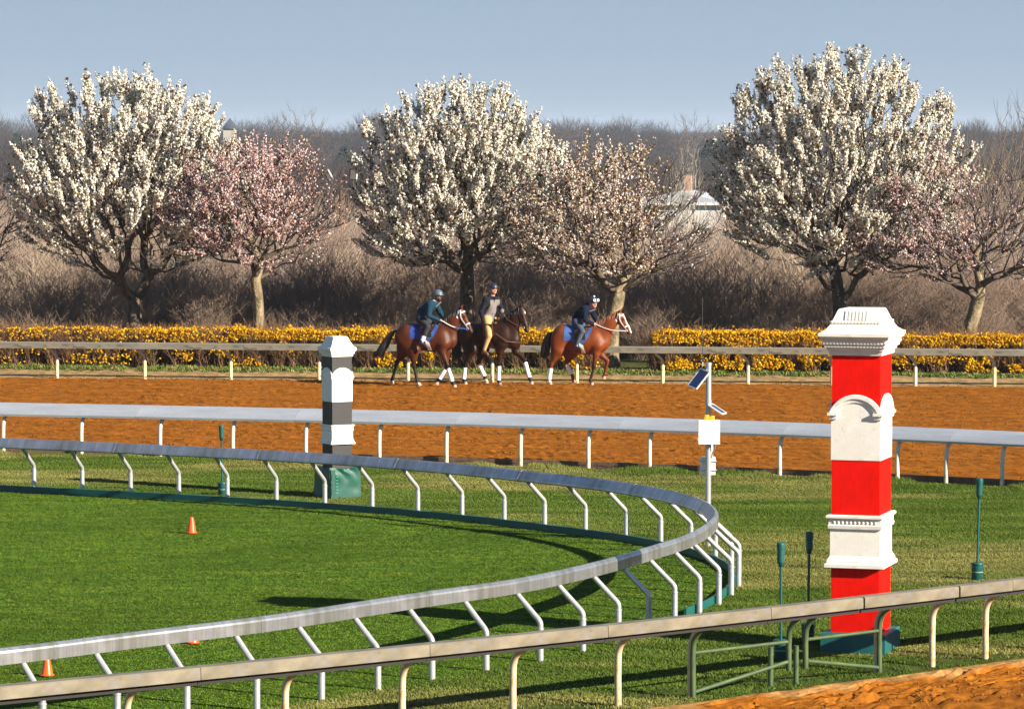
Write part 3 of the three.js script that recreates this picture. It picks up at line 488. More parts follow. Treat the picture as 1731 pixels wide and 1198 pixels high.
// ---------------------------------------------------------------- trees
// A skeleton that reaches a cloud of points inside a crown: each point joins the existing node that gives the shortest way back to the trunk.
function skeleton(R, o) {
  const nodes = [{ p: V(0, 0, 0), par: -1, len: 0 }];
  const add = (p, par) => { nodes.push({ p, par, len: nodes[par].len + p.distanceTo(nodes[par].p) }); return nodes.length - 1; };
  let k = 0; const steps = 4;
  for (let i = 1; i <= steps; i++) k = add(V((o.leanX || 0) * i / steps, o.trunk * i / steps, (o.leanZ || 0) * i / steps), k);
  const pts = [];
  let guard = 0;
  while (pts.length < o.n && guard++ < 60000) {
    const a = R() * 6.283, u = R() * 2 - 1, r = Math.pow(R(), 0.42), c = Math.sqrt(1 - u * u);
    const q = V(Math.cos(a) * c * r, u * r, Math.sin(a) * c * r);
    if (q.y < 0 && q.y < -0.92 + 0.35 * Math.hypot(q.x, q.z)) continue;
    const lump = 0.90 + 0.17 * noise2(Math.atan2(q.z, q.x) * 2.4 + o.seed, q.y * 2.6 + o.seed * 3);
    const p = V(o.cx + q.x * o.rx * lump, o.cy + q.y * (q.y > 0 ? o.ryU : o.ryD) * lump, q.z * o.rz * lump);
    if (o.keep && !o.keep(p, R)) continue;
    pts.push(p);
  }
  pts.sort((a, b) => a.distanceTo(nodes[k].p) - b.distanceTo(nodes[k].p));
  const fork = nodes[k].p;
  for (const p of pts) {
    let best = k, bc = 1e9;
    for (let i = 2; i < nodes.length; i++) { const q = nodes[i], d = q.p.distanceTo(p); if (d > 3.2 && i !== k) continue; const c = d * d * 0.55 + d * 0.6 + q.len * 0.62 + Math.max(0, q.p.y - p.y) * 0.8 * o.rise; if (c < bc) { bc = c; best = i; } }
    // break long edges and bow them
    let from = best; const a = nodes[best].p, d = a.distanceTo(p), m = Math.max(1, Math.round(d / 0.42));
    for (let s = 1; s <= m; s++) {
      const t = s / m, q = a.clone().lerp(p, t); q.y += Math.sin(t * Math.PI) * d * (o.bow || -0.06); const j = 0.05 * Math.sin(t * Math.PI) * d;
      if (s < m) q.add(V((R() - 0.5) * j * 2, (R() - 0.5) * j, (R() - 0.5) * j * 2));
      from = add(q, from);
    }
  }
  const kids = nodes.map(() => []); nodes.forEach((n, i) => { if (n.par >= 0) kids[n.par].push(i); });
  for (let i = nodes.length - 1; i >= 0; i--) { const n = nodes[i]; n.a = kids[i].length ? kids[i].reduce((s, c) => s + nodes[c].a, 0) : 1; }
  const ex = 0.5, top = Math.pow(nodes[0].a, ex);
  nodes.forEach((n) => { n.r = Math.max(o.tip, o.base * Math.pow(n.a, ex) / top * 0.92); });
  nodes[0].r = o.base * 1.25;
  return { nodes, kids };
}
function limbs({ nodes, kids }, trunk, limb, twig, lim) {
  // chains: follow the thickest child
  const stack = [[0, -1]];
  while (stack.length) {
    const [start, par] = stack.pop(), chain = par >= 0 ? [par, start] : [start]; let i = start;
    while (kids[i].length) { const s = kids[i].slice().sort((a, b) => nodes[b].r - nodes[a].r); for (const c of s.slice(1)) stack.push([c, i]); i = s[0]; chain.push(i); }
    const pts = chain.map((c) => nodes[c].p), rad = chain.map((c, j) => j === 0 && par >= 0 ? Math.min(nodes[c].r, nodes[chain[1]].r * 1.15) : nodes[c].r);
    const big = rad[Math.min(1, rad.length - 1)];
    (par < 0 ? trunk : big > lim ? limb : twig).add(pts, rad, big > lim ? 8 : big > 0.014 ? 5 : 3);
  }
}
const barkTex = (a, b, c) => tex(256, (i, j) => { const n = noise2(i / 256 * 24, j / 256 * 5, 0), p = wf(i, j, 256, 6), m = sstep(0.5, 0.75, wf(i, j + 77, 256, 4)), v = 0.45 + 0.6 * n * p + 0.25 * p; return [v * lerp(a[0], b[0], m) * c, v * lerp(a[1], b[1], m) * c, v * lerp(a[2], b[2], m) * c]; });
const darkBark = new THREE.MeshStandardMaterial({ color: lin(0.16, 0.13, 0.105), map: barkTex([1, 0.95, 0.9], [0.95, 1.0, 0.75], 1.1), bumpMap: bumpy, bumpScale: 0.03, roughness: 0.95 });
const paleBark = new THREE.MeshStandardMaterial({ color: lin(0.31, 0.265, 0.20), map: barkTex([1, 0.95, 0.85], [0.9, 0.95, 0.75], 1.15), bumpMap: bumpy, bumpScale: 0.03, roughness: 0.95 });
const twigMat = matte(lin(0.10, 0.075, 0.062)), greyTwig = matte(lin(0.095, 0.080, 0.082));
function clusterGeo(n, seed, size) {       // a ball of little cupped petals
  const R = rngOf(seed), P = [], I = [];
  for (let k = 0; k < n; k++) {
    const a = R() * 6.283, u = R() * 2 - 1, c = Math.sqrt(1 - u * u), d = V(Math.cos(a) * c, u, Math.sin(a) * c), r = 0.45 + 0.5 * R();
    const t = V(R() - 0.5, R() - 0.5, R() - 0.5).cross(d).normalize(), b = d.clone().cross(t), s = size * (0.7 + 0.6 * R()), o = P.length / 3, ctr = d.clone().multiplyScalar(r), tilt = (R() - 0.5) * 1.2;
    const q = (x, y, z) => { const v = ctr.clone().addScaledVector(t, x * s).addScaledVector(b, y * s).addScaledVector(d, z * s + x * s * tilt); P.push(v.x, v.y, v.z); };
    q(0, 0, -0.25); q(1, 0.1, 0.12); q(0.25, 1, 0.1); q(-0.9, 0.5, 0.12); q(-0.8, -0.7, 0.1); q(0.4, -0.95, 0.12);
    for (let m = 0; m < 5; m++) I.push(o, o + 1 + m, o + 1 + (m + 1) % 5);
  }
  const g = new THREE.BufferGeometry(); g.setAttribute('position', new THREE.Float32BufferAttribute(P, 3)); g.setIndex(I); g.computeVertexNormals(); return g;
}
const petalMat = new THREE.MeshPhysicalMaterial({ color: 0xffffff, roughness: 0.8, specularIntensity: 0.15, side: THREE.DoubleSide, transmission: 0.15, thickness: 0 });
const leafyMat = matte(0xffffff, { side: THREE.DoubleSide, specularIntensity: 0.2 });
const bloomA = clusterGeo(11, 21, 0.52), bloomB = clusterGeo(8, 22, 0.46), sprig = clusterGeo(5, 23, 0.5);
function bloomTree(t, o) {
  const R = rngOf(o.seed * 7919 + 3), sk = skeleton(R, o), trunk = new Tubes(), limb = new Tubes(), twig = new Tubes(), fl = [], fc = [], lf = [], lc = [];
  limbs(sk, trunk, limb, twig, 0.05);
  const { nodes, kids } = sk, ctr = V(o.cx, o.cy - o.ryD * 0.55, 0);
  const put = (p, s) => { fl.push(mat4(p, R() * 6.28, R() * 6.28, R() * 6.28, s * (0.75 + 0.5 * R()))); fc.push(o.colour(R, p)); };
  const shoot = (p, dir, L) => {
    const n = 5, pts = [p.clone()], d = dir.clone(); let q = p.clone();
    for (let s = 0; s < n; s++) { d.add(V((R() - 0.5) * 0.28, o.curl * 0.10, (R() - 0.5) * 0.28)).normalize(); q = q.clone().addScaledVector(d, L / n); pts.push(q); }
    twig.add(pts, pts.map((_, i) => 0.010 * (1 - i / (n + 1)) + 0.003), 3);
    const f = o.bloomAt(p.clone().addScaledVector(dir, L * 0.5), R);
    const m = Math.round(L / o.gap);
    for (let s = 0; s < m; s++) {
      const u = (s + R()) / m * n, i = Math.min(n - 1, Math.floor(u)), w = pts[i].clone().lerp(pts[i + 1], u - i);
      w.add(V((R() - 0.5), (R() - 0.5), (R() - 0.5)).multiplyScalar(o.fluff));
      if (R() < f) put(w, o.size * (1.1 - 0.35 * s / m));
      if (R() < o.leafy * Math.min(1, f * 1.6)) { lf.push(mat4(w.clone().add(V((R() - 0.5), (R() - 0.5), (R() - 0.5)).multiplyScalar(0.16)), R() * 6.28, R() * 6.28, R() * 6.28, 0.03 + 0.03 * R())); lc.push(o.leaf(R)); }
    }
  };
  nodes.forEach((nd, i) => {
    if (i < 6) return;
    const end = !kids[i].length, out = nd.p.clone().sub(ctr).normalize();
    if (end || nd.r < o.shootR && R() < o.side) {
      const m = end ? o.tips : 1;
      for (let k = 0; k < m; k++) { const d = out.clone().multiplyScalar(o.outward).add(V((R() - 0.5) * o.wild, o.lift + (R() - 0.5) * o.wild * 0.6, (R() - 0.5) * o.wild)).normalize(); shoot(nd.p, d, lerp(o.shoot[0], o.shoot[1], R()) * (end ? 1 : 0.75)); }
    }
  });
  part('trunk', trunk.geo(), o.bark, t); part('limbs', limb.geo(), o.limbBark || o.bark, t); part('twigs', twig.geo(), o.twig, t, 'stuff');
  instanced('blossoms', o.bloom, petalMat, fl, fc, t); if (lf.length) instanced('young_leaves', sprig, leafyMat, lf, lc, t);
  return fl.length;
}
const pearLeaf = (R) => { const k = R(); return k < 0.55 ? lin(0.14, 0.075, 0.04) : k < 0.8 ? lin(0.16, 0.13, 0.035) : lin(0.10, 0.045, 0.03); };
const pear = (label, x, z, o) => { const t = thing('pear_tree', label, 'tree', [x, groundH(x, z) - 0.05, z], 0, 'white flowering pear trees behind the hedge'); return bloomTree(t, {
  n: 900, rise: 1, tip: 0.006, base: 0.235, bark: darkBark, limbBark: darkBark, twig: twigMat, shootR: 0.03, side: 0.5, tips: 7, outward: 1.0, lift: 0.36, wild: 1.0, curl: 1.1, shoot: [0.35, 0.85], gap: 0.027, fluff: 0.085, size: 0.036, leafy: 0.11, bow: -0.10, bloom: bloomA,
  colour: (R) => { const q = 0.82 + 0.18 * R(), y = R() * 0.05; return lin(0.88 * q, (0.865 - y * 0.3) * q, (0.79 - y) * q); }, leaf: pearLeaf,
  bloomAt: (p, R) => { const e = Math.hypot((p.x - o.cx) / o.rx, (p.y - o.cy) / (p.y > o.cy ? o.ryU : o.ryD), p.z / o.rz); return 0.30 + 0.62 * sstep(0.35, 0.85, e); }, ...o }); };
const cherry = (label, x, z, o) => { const t = thing('cherry_tree', label, 'tree', [x, groundH(x, z) - 0.05, z], 0, 'pink flowering cherry trees by the hedge'); return bloomTree(t, {
  n: 480, rise: 0.6, tip: 0.006, base: 0.21, bark: paleBark, limbBark: darkBark, twig: greyTwig, shootR: 0.03, side: 0.55, tips: 5, outward: 1.0, lift: 0.30, wild: 1.3, curl: 0.5, shoot: [0.35, 0.95], gap: 0.042, fluff: 0.09, size: 0.034, leafy: 0.28, bow: -0.04, bloom: bloomB, ...o }); };
const nB = [
  pear('white pear tree left of the pink cherry, near the left edge', -11.15, -113.3, { seed: 1, cx: -0.15, cy: 5.0, rx: 3.4, rz: 3.1, ryU: 3.25, ryD: 2.85, trunk: 1.9 }),
  pear('white pear tree behind the pair of riders', -1.32, -113.3, { seed: 2, cx: -0.2, cy: 4.9, rx: 3.1, rz: 2.9, ryU: 2.95, ryD: 2.8, trunk: 1.9 }),
  pear('tallest white pear tree, behind the red and white pillar', 9.70, -113.5, { seed: 3, cx: 0.0, cy: 5.3, rx: 3.65, rz: 3.2, ryU: 3.65, ryD: 3.1, trunk: 1.8, n: 1100 }),
  cherry('rosy pink cherry tree with a pale trunk, between two white pears', -7.38, -111.7, { seed: 4, cx: 0.1, cy: 4.35, rx: 2.5, rz: 2.3, ryU: 1.85, ryD: 1.75, trunk: 1.75, leafy: 0.16, base: 0.17,
    colour: (R) => { const q = 0.8 + 0.3 * R(); return R() < 0.55 ? lin(0.72 * q, 0.52 * q, 0.51 * q) : lin(0.80 * q, 0.68 * q, 0.67 * q); }, leaf: (R) => R() < 0.75 ? lin(0.25, 0.13, 0.09) : lin(0.21, 0.15, 0.06), bloomAt: (p) => 0.80 * sstep(1.9, 0.5, p.x) + 0.06 }),
  cherry('pale pink cherry tree whose trunk stands in the gap of the hedge', 2.90, -110.8, { seed: 5, cx: -0.05, cy: 3.9, rx: 3.0, rz: 2.5, ryU: 2.35, ryD: 1.7, trunk: 1.55, leafy: 0.26, base: 0.21,
    colour: (R) => { const q = 0.85 + 0.2 * R(); return lin(0.82 * q, (0.70 + 0.05 * R()) * q, 0.65 * q); }, leaf: (R) => R() < 0.5 ? lin(0.19, 0.10, 0.06) : lin(0.16, 0.13, 0.045), bloomAt: (p) => 0.84 * sstep(1.7, 0.2, p.x) + 0.04 }),
  cherry('pale pink cherry tree at the right edge, half its branches dark and bare', 13.35, -111.8, { seed: 6, cx: 0.2, cy: 3.7, rx: 3.6, rz: 2.6, ryU: 2.2, ryD: 1.6, trunk: 1.2, leafy: 0.12, base: 0.22,
    colour: (R) => { const q = 0.8 + 0.25 * R(); return R() < 0.4 ? lin(0.66 * q, 0.46 * q, 0.47 * q) : lin(0.72 * q, 0.60 * q, 0.58 * q); }, leaf: (R) => R() < 0.5 ? lin(0.20, 0.09, 0.06) : lin(0.14, 0.12, 0.04), bloomAt: (p) => 0.85 * sstep(0.4, -1.5, p.x) + 0.05 }),
  cherry('dark twiggy cherry tree reaching in from the left edge', -18.6, -115.5, { seed: 7, cx: 0.2, cy: 3.9, rx: 3.5, rz: 2.6, ryU: 2.3, ryD: 1.9, trunk: 1.4, leafy: 0.08, base: 0.22,
    colour: (R) => { const q = 0.8 + 0.25 * R(); return lin(0.66 * q, 0.54 * q, 0.54 * q); }, leaf: () => lin(0.14, 0.09, 0.06), bloomAt: (p) => 0.10 }),
];
console.log('blossoms', nB.join(' '));
// ---------------------------------------------------------------- forsythia hedge
{
  const stem = (seed) => { const R = rngOf(seed), t = new Tubes(); for (let k = 0; k < 11; k++) { let p = V((R() - 0.5) * 0.25, 0, (R() - 0.5) * 0.25); const pts = [p], d = V((R() - 0.5) * 0.9, 1, (R() - 0.5) * 0.7).normalize(); for (let s = 0; s < 5; s++) { d.add(V((R() - 0.5) * 0.45, 0.05, (R() - 0.5) * 0.45)).normalize(); p = p.clone().addScaledVector(d, 0.26); pts.push(p); if (R() < 0.8) { const e = d.clone().add(V((R() - 0.5) * 1.8, (R() - 0.3), (R() - 0.5) * 1.8)).normalize(); t.add([p, p.clone().addScaledVector(e, 0.16), p.clone().addScaledVector(e, 0.30).add(V((R() - 0.5) * 0.1, 0.03, (R() - 0.5) * 0.1))], [0.006, 0.005, 0.003], 3); } } t.add(pts, pts.map((_, i) => 0.012 - 0.0016 * i), 3); } return t.geo(); };
  const sA = stem(1), twigBrown = matte(lin(0.20, 0.125, 0.075));
  const bare = (x) => sstep(-7.5, -11, x) * 0.82 + (x > 2.2 && x < 4.0 ? 0.9 : 0);
  const hedge = (label, x0, x1, seed) => {
    const zc = (x) => zFar(x) - 3.15, xm = (x0 + x1) / 2, t = thing('forsythia_hedge', label, 'hedge', [xm, 0, zc(xm)], 0, 'clipped yellow forsythia hedges'), R = rngOf(seed), tw = [], twc = [], fl = [], fc = [], H = 1.12;
    for (let k = 0; k < (x1 - x0) * 26; k++) { const x = lerp(x0, x1, R()), z = zc(x) + (R() - 0.5) * 0.75; tw.push(mat4(V(x - xm, groundH(x, z) - 0.03, z - zc(xm)), 0, R() * 6.28, 0, 0.85 + 0.2 * R(), (H - 0.06) / 1.3 * (0.85 + 0.2 * R() + (R() < 0.12 ? 0.22 * R() : 0)))); const q = 0.7 + 0.6 * R(); twc.push(lin(q, q * (0.85 + 0.2 * R()), q * 0.85)); }
    for (let k = 0; k < (x1 - x0) * 2600; k++) {
      const x = lerp(x0, x1, R()), onTop = R() < 0.36; let y, z;
      const lumps = 0.13 * (noise2(x * 1.3, 3) - 0.5) + 0.07 * noise2(x * 5, 9);
      if (onTop) { y = H - 0.05 - 0.16 * R() * R() + lumps + (R() < 0.07 ? 0.16 * R() * R() : 0); z = 0.52 - R() * 1.0; } else { y = 0.10 + R() * (H - 0.15); z = 0.50 + 0.06 * (noise2(x * 3, y * 3) - 0.5) - R() * R() * 0.4; }
      const patch = fbm(x * 0.9, y * 1.5 + 20, 3), clump = noise2(x * 4.2, y * 4.5 + 3), dens = (onTop || y > H - 0.28) ? 1 - 0.9 * sstep(0.62, 0.4, noise2(x * 0.7 + 4, 8) + 0.08) * (x < 0 ? 1 : 0.2) : sstep(0.38, 0.56, patch + 0.08 * (y / H - 0.5)) * sstep(0.32, 0.62, clump);
      if (R() > dens * (1 - bare(x))) continue;
      const gy = groundH(x, zc(x)); fl.push(mat4(V(x - xm, gy + y, zc(x) - zc(xm) + z), R() * 6.28, R() * 6.28, R() * 6.28, 0.024 + 0.018 * R()));
      const q = 0.75 + 0.4 * R(); fc.push(R() < 0.86 ? lin(0.74 * q, (0.40 + 0.08 * R()) * q, 0.010) : lin(0.40 * q, 0.20 * q, 0.012));
    }
    instanced('twigs', sA, twigBrown, tw, twc, t); instanced('flowers', bloomB, leafyMat, fl, fc, t);
    return fl.length;
  };
  console.log('hedge', hedge('long yellow forsythia hedge with thin patches, left of the pale cherry trunk', -20, 2.6, 31), hedge('dense yellow forsythia hedge right of the pale cherry trunk', 3.95, 20, 32));
}
// ---------------------------------------------------------------- thicket and woods beyond
const bareTree = (seed, o) => { const R = rngOf(seed), sk = skeleton(R, { seed, cx: 0, leanX: 0, rise: 1.1, tip: 0.012, bow: -0.05, ...o }), a = new Tubes(); limbs(sk, a, a, a, 0.08); const { nodes, kids } = sk, ctr = V(0, o.cy - o.ryD * 0.8, 0);
  nodes.forEach((nd, i) => { if (i > 6 && (!kids[i].length || R() < 0.3)) for (let k = 0; k < (kids[i].length ? 1 : 4); k++) { const d = nd.p.clone().sub(ctr).normalize().add(V((R() - 0.5) * 1.2, (R() - 0.3) * 0.8, (R() - 0.5) * 1.2)).normalize(), L = o.twigL * (0.5 + R()), m = nd.p.clone().addScaledVector(d, L * 0.5), e = nd.p.clone().addScaledVector(d, L).add(V((R() - 0.5) * L * 0.3, L * 0.15, (R() - 0.5) * L * 0.3)); a.add([nd.p, m, e], [0.016, 0.012, 0.008], 3); } });
  return a.geo(); };
const shrub = (seed) => { const R = rngOf(seed), t = new Tubes(); for (let k = 0; k < 26; k++) { let p = V((R() - 0.5) * 0.7, 0, (R() - 0.5) * 0.7); const pts = [p], d = V((R() - 0.5) * 0.8, 1.2, (R() - 0.5) * 0.8).normalize(), L = 2 + 1.6 * R(); for (let s = 0; s < 5; s++) { d.add(V((R() - 0.5) * 0.55, 0.02, (R() - 0.5) * 0.55)).normalize(); p = p.clone().addScaledVector(d, L / 5); pts.push(p); for (let w = 0; w < 3; w++) { const e = d.clone().add(V((R() - 0.5) * 2.2, (R() - 0.3) * 0.8, (R() - 0.5) * 2.2)).normalize(); t.add([p, p.clone().addScaledVector(e, 0.3), p.clone().addScaledVector(e, 0.55 + 0.4 * R())], [0.008, 0.006, 0.004], 3); } } t.add(pts, pts.map((_, i) => 0.014 - 0.002 * i), 3); } return t.geo(); };
{
  const R = rngOf(401), sets = [[], [], []], cols = [[], [], []], brush = matte(0xffffff);
  for (let k = 0; k < 950; k++) {
    const d = 119.5 + 75 * Math.pow(R(), 1.5), x = (R() * 2 - 1) * (d * 0.145 + 2.5), z = -d;
    if (d < 122 && R() < 0.6) continue;
    const u = x / d * 6500 + 865, s = (0.72 + 0.5 * R()) * (u > 1060 && u < 1250 && d > 140 ? 0.65 : 1), i = k % 3; sets[i].push(mat4(V(x, groundH(x, z) - 0.05, z), (R() - 0.5) * 0.12, R() * 6.28, (R() - 0.5) * 0.12, s, s * (0.75 + 0.35 * R()) * (1 + 0.25 * sstep(150, 190, d))));
    const q = 0.75 + 0.5 * R(), pl = R() < 0.16 ? 1 : 0; cols[i].push(lin(lerp(0.27, 0.46, pl) * q, lerp(0.205, 0.37, pl) * q, lerp(0.168, 0.28, pl) * q));
  }
  for (let k = 0; k < 330; k++) { const d = 113 + 8 * R(), x = (R() * 2 - 1) * 19, s = 0.42 + 0.5 * R() * sstep(112, 118, d), q = 0.8 + 0.5 * R(), i = k % 3; sets[i].push(mat4(V(x, groundH(x, -d) - 0.03, -d), (R() - 0.5) * 0.2, R() * 6.28, (R() - 0.5) * 0.2, s * 1.1, s)); cols[i].push(lin(0.25 * q, 0.185 * q, 0.145 * q)); }
  ['thicket', 'thicket', 'thicket'].forEach((n, i) => instanced('bare_thicket', shrub(60 + i), brush, sets[i], cols[i], scene, ['brown leafless thicket massed behind the flowering trees', 'mesh of bare brown brush stems behind the hedge and trees', 'tangle of leafless brown scrub below the far woods'][i], 'thicket'));
  // far woods as masses of bare trees
  const kinds = [bareTree(71, { n: 190, cy: 8, rx: 4.6, rz: 4.6, ryU: 5.5, ryD: 5, trunk: 2.2, base: 0.26, twigL: 1.3 }), bareTree(72, { n: 170, cy: 9, rx: 3.6, rz: 3.6, ryU: 6, ryD: 6, trunk: 2.5, base: 0.24, twigL: 1.2 }), bareTree(73, { n: 180, cy: 6, rx: 4.6, rz: 4.4, ryU: 4.2, ryD: 4.4, trunk: 1.2, base: 0.22, twigL: 1.2 })];
  const fs = [[], [], []], fcol = [[], [], []];
  for (let k = 0; k < 5200; k++) {
    const d = 200 + 4600 * Math.pow(R(), 1.9), x = (R() * 2 - 1) * (d * 0.15 + 14), z = -d, i = Math.floor(R() * 3);
    const u = x / d * 6500 + 865; if (d < 420 && u > 1050 && u < 1260) continue;
    if (d < 330 && R() < 0.3) continue;
    const hgt = d < 330 ? lerp(3.8, 6.0, R()) : d < 520 ? lerp(6, 9.5, R()) : d < 1300 ? (noise2(x * 0.012 + 30, d * 0.003) > 0.66 ? lerp(10, 13.5, R()) : lerp(6.5, 9.5, R())) : d < 1900 ? 12.5 + 2 * R() + 11 * (noise2(x / 24 + 7, d / 170) - 0.42) : lerp(11.5, 14.0, R());
    const s = hgt / 14 * (i === 2 ? 1.3 : 1), q = 0.7 + 0.6 * R(); fs[i].push(mat4(V(x, groundH(x, z) - 0.2, z), 0, R() * 6.28, 0, s * (1.0 + 0.5 * R()), s)); fcol[i].push(lin(0.060 * q, 0.049 * q, 0.046 * q));
  }
  kinds.forEach((g, i) => instanced('far_woods', g, brush, fs[i], fcol[i], scene, ['hazy leafless woods filling the far hillside', 'tall narrow bare trees massed along the far skyline', 'low spreading bare trees in the hazy middle distance'][i], 'woods'));
  // trees one can tell apart on the skyline
  const solo = (g, label, u, vTop, d, hGeo, col, wide = 1) => { const x = (u - 865.5) / 6500 * d, gy = groundH(x, -d), top = 7 - (vTop - 220) / 6500 * d, s = (top - gy) / hGeo; const m = thing('bare_tree', label, 'tree', [x, gy, -d], u, 'bare trees on the skyline'); m.scale.set(s * wide, s, s * wide); part('branches', g, matte(col), m); };
  solo(kinds[0], 'round bare tree on the skyline between the left pear and the middle pear', 502, 178, 800, 14.2, lin(0.13, 0.10, 0.09), 1.1);
  solo(kinds[0], 'pale bare tree on the skyline left of the tallest pear', 1170, 188, 1100, 14.2, lin(0.14, 0.11, 0.10), 1.25);
  solo(kinds[1], 'tall bare tree at the right edge of the skyline', 1722, 152, 300, 15.8, lin(0.15, 0.12, 0.10), 0.9);
  solo(kinds[1], 'slender bare tree just inside the right edge', 1690, 192, 320, 15.8, lin(0.15, 0.12, 0.10), 0.8);
  solo(kinds[0], 'bare tree on the skyline right behind the middle pear', 960, 196, 1100, 14.2, lin(0.13, 0.105, 0.10), 1.2);
  solo(kinds[2], 'tan twiggy tree behind the right shoulder of the tallest pear', 1640, 236, 170, 10.6, lin(0.27, 0.21, 0.14), 0.85);
  solo(kinds[1], 'pale stemmed sapling rising behind the pale pink cherry', 1150, 262, 175, 15.8, lin(0.36, 0.33, 0.27), 0.55);
  solo(kinds[1], 'pale forked sapling beside the white barn roof', 1162, 232, 190, 15.8, lin(0.36, 0.33, 0.27), 0.5);
}
{ // evergreen dots, barn, turret and floodlight beyond
  const R = rngOf(9), fir = (label, u, v, d, h, w) => { const x = (u - 865.5) / 6500 * d, gy = 7 - (v - 220) / 6500 * d - h, t = thing('evergreen_tree', label, 'tree', [x, gy, -d], 0, 'dark evergreens far off'); const m = [], c = []; for (let k = 0; k < 900; k++) { const y = Math.pow(R(), 0.8), r = (1 - y * 0.9) * w * Math.sqrt(R()), a = R() * 6.28; m.push(mat4(V(Math.cos(a) * r, h * (0.08 + 0.9 * y), Math.sin(a) * r), R() * 6, R() * 6, R() * 6, 0.35 + 0.3 * R())); const q = 0.7 + 0.6 * R(); c.push(lin(0.03 * q, 0.055 * q, 0.035 * q)); } part('trunk', cyl(0.25, 0.08, h * 0.95, 8), darkBark, t); instanced('needles', bloomB, leafyMat, m, c, t); };
  fir('small dark evergreen in the haze left of the middle pear', 583, 250, 1100, 9, 6); fir('dark evergreen in the haze at the far left', 30, 226, 1100, 9, 4.5); fir('dark evergreen in the haze left of the tallest pear', 1205, 236, 1100, 9, 9);
  const d = 360, x = (1160 - 865.5) / 6500 * d, t = thing('white_barn', 'white walled barn with a pale low roof seen through the cherry twigs', 'building', [x, -4.8, -d], -0.22);
  part('wall', box(8.6, 5.0, 9, 0, 2.5, 0), paint(lin(0.74, 0.73, 0.70), 0.7), t); const roof = new THREE.Shape(); roof.moveTo(-4.8, 0); roof.lineTo(4.8, 0); roof.lineTo(4.8, 0.15); roof.lineTo(0, 1.15); roof.lineTo(-4.8, 0.15); roof.closePath();
  const rf = part('roof', new THREE.ExtrudeGeometry(roof, { depth: 9.6, bevelEnabled: false }).translate(0, 5.0, -4.8), paint(lin(0.62, 0.66, 0.72), 0.4, { metalness: 0.3 }), t);
  part('chimney', box(0.65, 1.7, 0.65, 0.0, 6.7, -1), paint(lin(0.40, 0.20, 0.13), 0.9), rf); part('fascia', box(9.7, 0.22, 0.06, 0, 5.0, 4.84), paint(lin(0.8, 0.8, 0.8), 0.6), rf);
  for (const k of [-2.6, 0, 2.6]) part('window', box(1.0, 1.2, 0.06, k, 2.2, 4.52), paint(lin(0.05, 0.06, 0.08), 0.2), t);
  part('lean_to', box(4.2, 2.4, 5, 6.6, 3.4, 0.8), paint(lin(0.5, 0.42, 0.32), 0.8), t);
  const td = 900, tx = (389 - 865.5) / 6500 * td, tt = thing('turret_house', 'small far house with a dark pointed turret roof on the skyline', 'building', [tx, -5.9, -td]);
  part('tower', box(2.9, 13.2, 2.9, 0, 6.6, 0), paint(lin(0.35, 0.33, 0.30), 0.8), tt); part('roof', new THREE.ConeGeometry(2.6, 2.6, 4).rotateY(0.78).translate(0, 14.5, 0), paint(lin(0.04, 0.05, 0.07), 0.7), tt);
  const fd = 150, fx = (576 - 865.5) / 6500 * fd, gy = groundH(fx, -fd), f = thing('floodlight_pole', 'dark pole with a crossarm carrying two angled floodlights', 'light pole', [fx, gy, -fd], 0.25), arm = 4.72 - gy, dm = paint(lin(0.045, 0.04, 0.038), 0.7), wood = paint(lin(0.12, 0.075, 0.05), 0.9);
  part('pole', cyl(0.10, 0.07, arm + 0.15, 10), wood, f); part('crossarm', box(1.0, 0.07, 0.08, 0, arm, 0.06), dm, f);
  const lamp = (sx, tilt, s) => { const g = new THREE.Group(); g.name = 'floodlight'; f.add(g); g.position.set(sx * 0.46, arm, 0.06); part('arm', tube([V(0, 0, 0), V(0.02 * sx, 0.2, 0), V(0, 0.34, 0)], 0.025, 8), dm, g); const h = part('housing', rbox(0.30 * s, 0.42, 0.16, 0.04, 0, 0, 0).rotateZ(tilt).translate(-0.16 * tilt, 0.56, 0), dm, g); part('lens', rbox(0.07, 0.36, 0.14, 0.02, 0.13 * s, 0, 0.02).rotateZ(tilt).translate(-0.16 * tilt, 0.56, 0.02), new THREE.MeshPhysicalMaterial({ color: lin(0.5, 0.55, 0.55), roughness: 0.15, clearcoat: 0.6 }), h); part('visor', box(0.36 * s, 0.03, 0.22).rotateZ(tilt).translate(-0.36 * tilt, 0.80, 0.04), dm, h); };
  lamp(-1, 0.5, 0.7); lamp(1, -0.12, 1);
}
// ---------------------------------------------------------------- bodies from distance fields (surface nets)
function bone(a, b, ra, rb, sq = 1) { return { a, b, ra, rb, sq, k: 0.05 }; }       // sq > 1 flattens sideways
function fieldOf(bones) {
  const B = bones.map((q) => { const [ax, ay, az] = q.a, [bx, by, bz] = q.b, s = q.sq; const dx = bx - ax, dy = by - ay, dz = (bz - az) * s; return { ax, ay, az, dx, dy, dz, l: dx * dx + dy * dy + dz * dz || 1e-9, ra: q.ra, rb: q.rb, s, k: q.k }; });
  return (x, y, z) => {
    let d = 1e9;
    for (const q of B) {
      const px = x - q.ax, py = y - q.ay, pz = (z - q.az) * q.s; let t = (px * q.dx + py * q.dy + pz * q.dz) / q.l; t = t < 0 ? 0 : t > 1 ? 1 : t;
      const ex = px - q.dx * t, ey = py - q.dy * t, ez = pz - q.dz * t, e = Math.sqrt(ex * ex + ey * ey + ez * ez) - (q.ra + (q.rb - q.ra) * t), k = q.k;
      const h = Math.max(k - Math.abs(d - e), 0) / k; d = Math.min(d, e) - h * h * k * 0.25;
    }
    return d;
  };
}
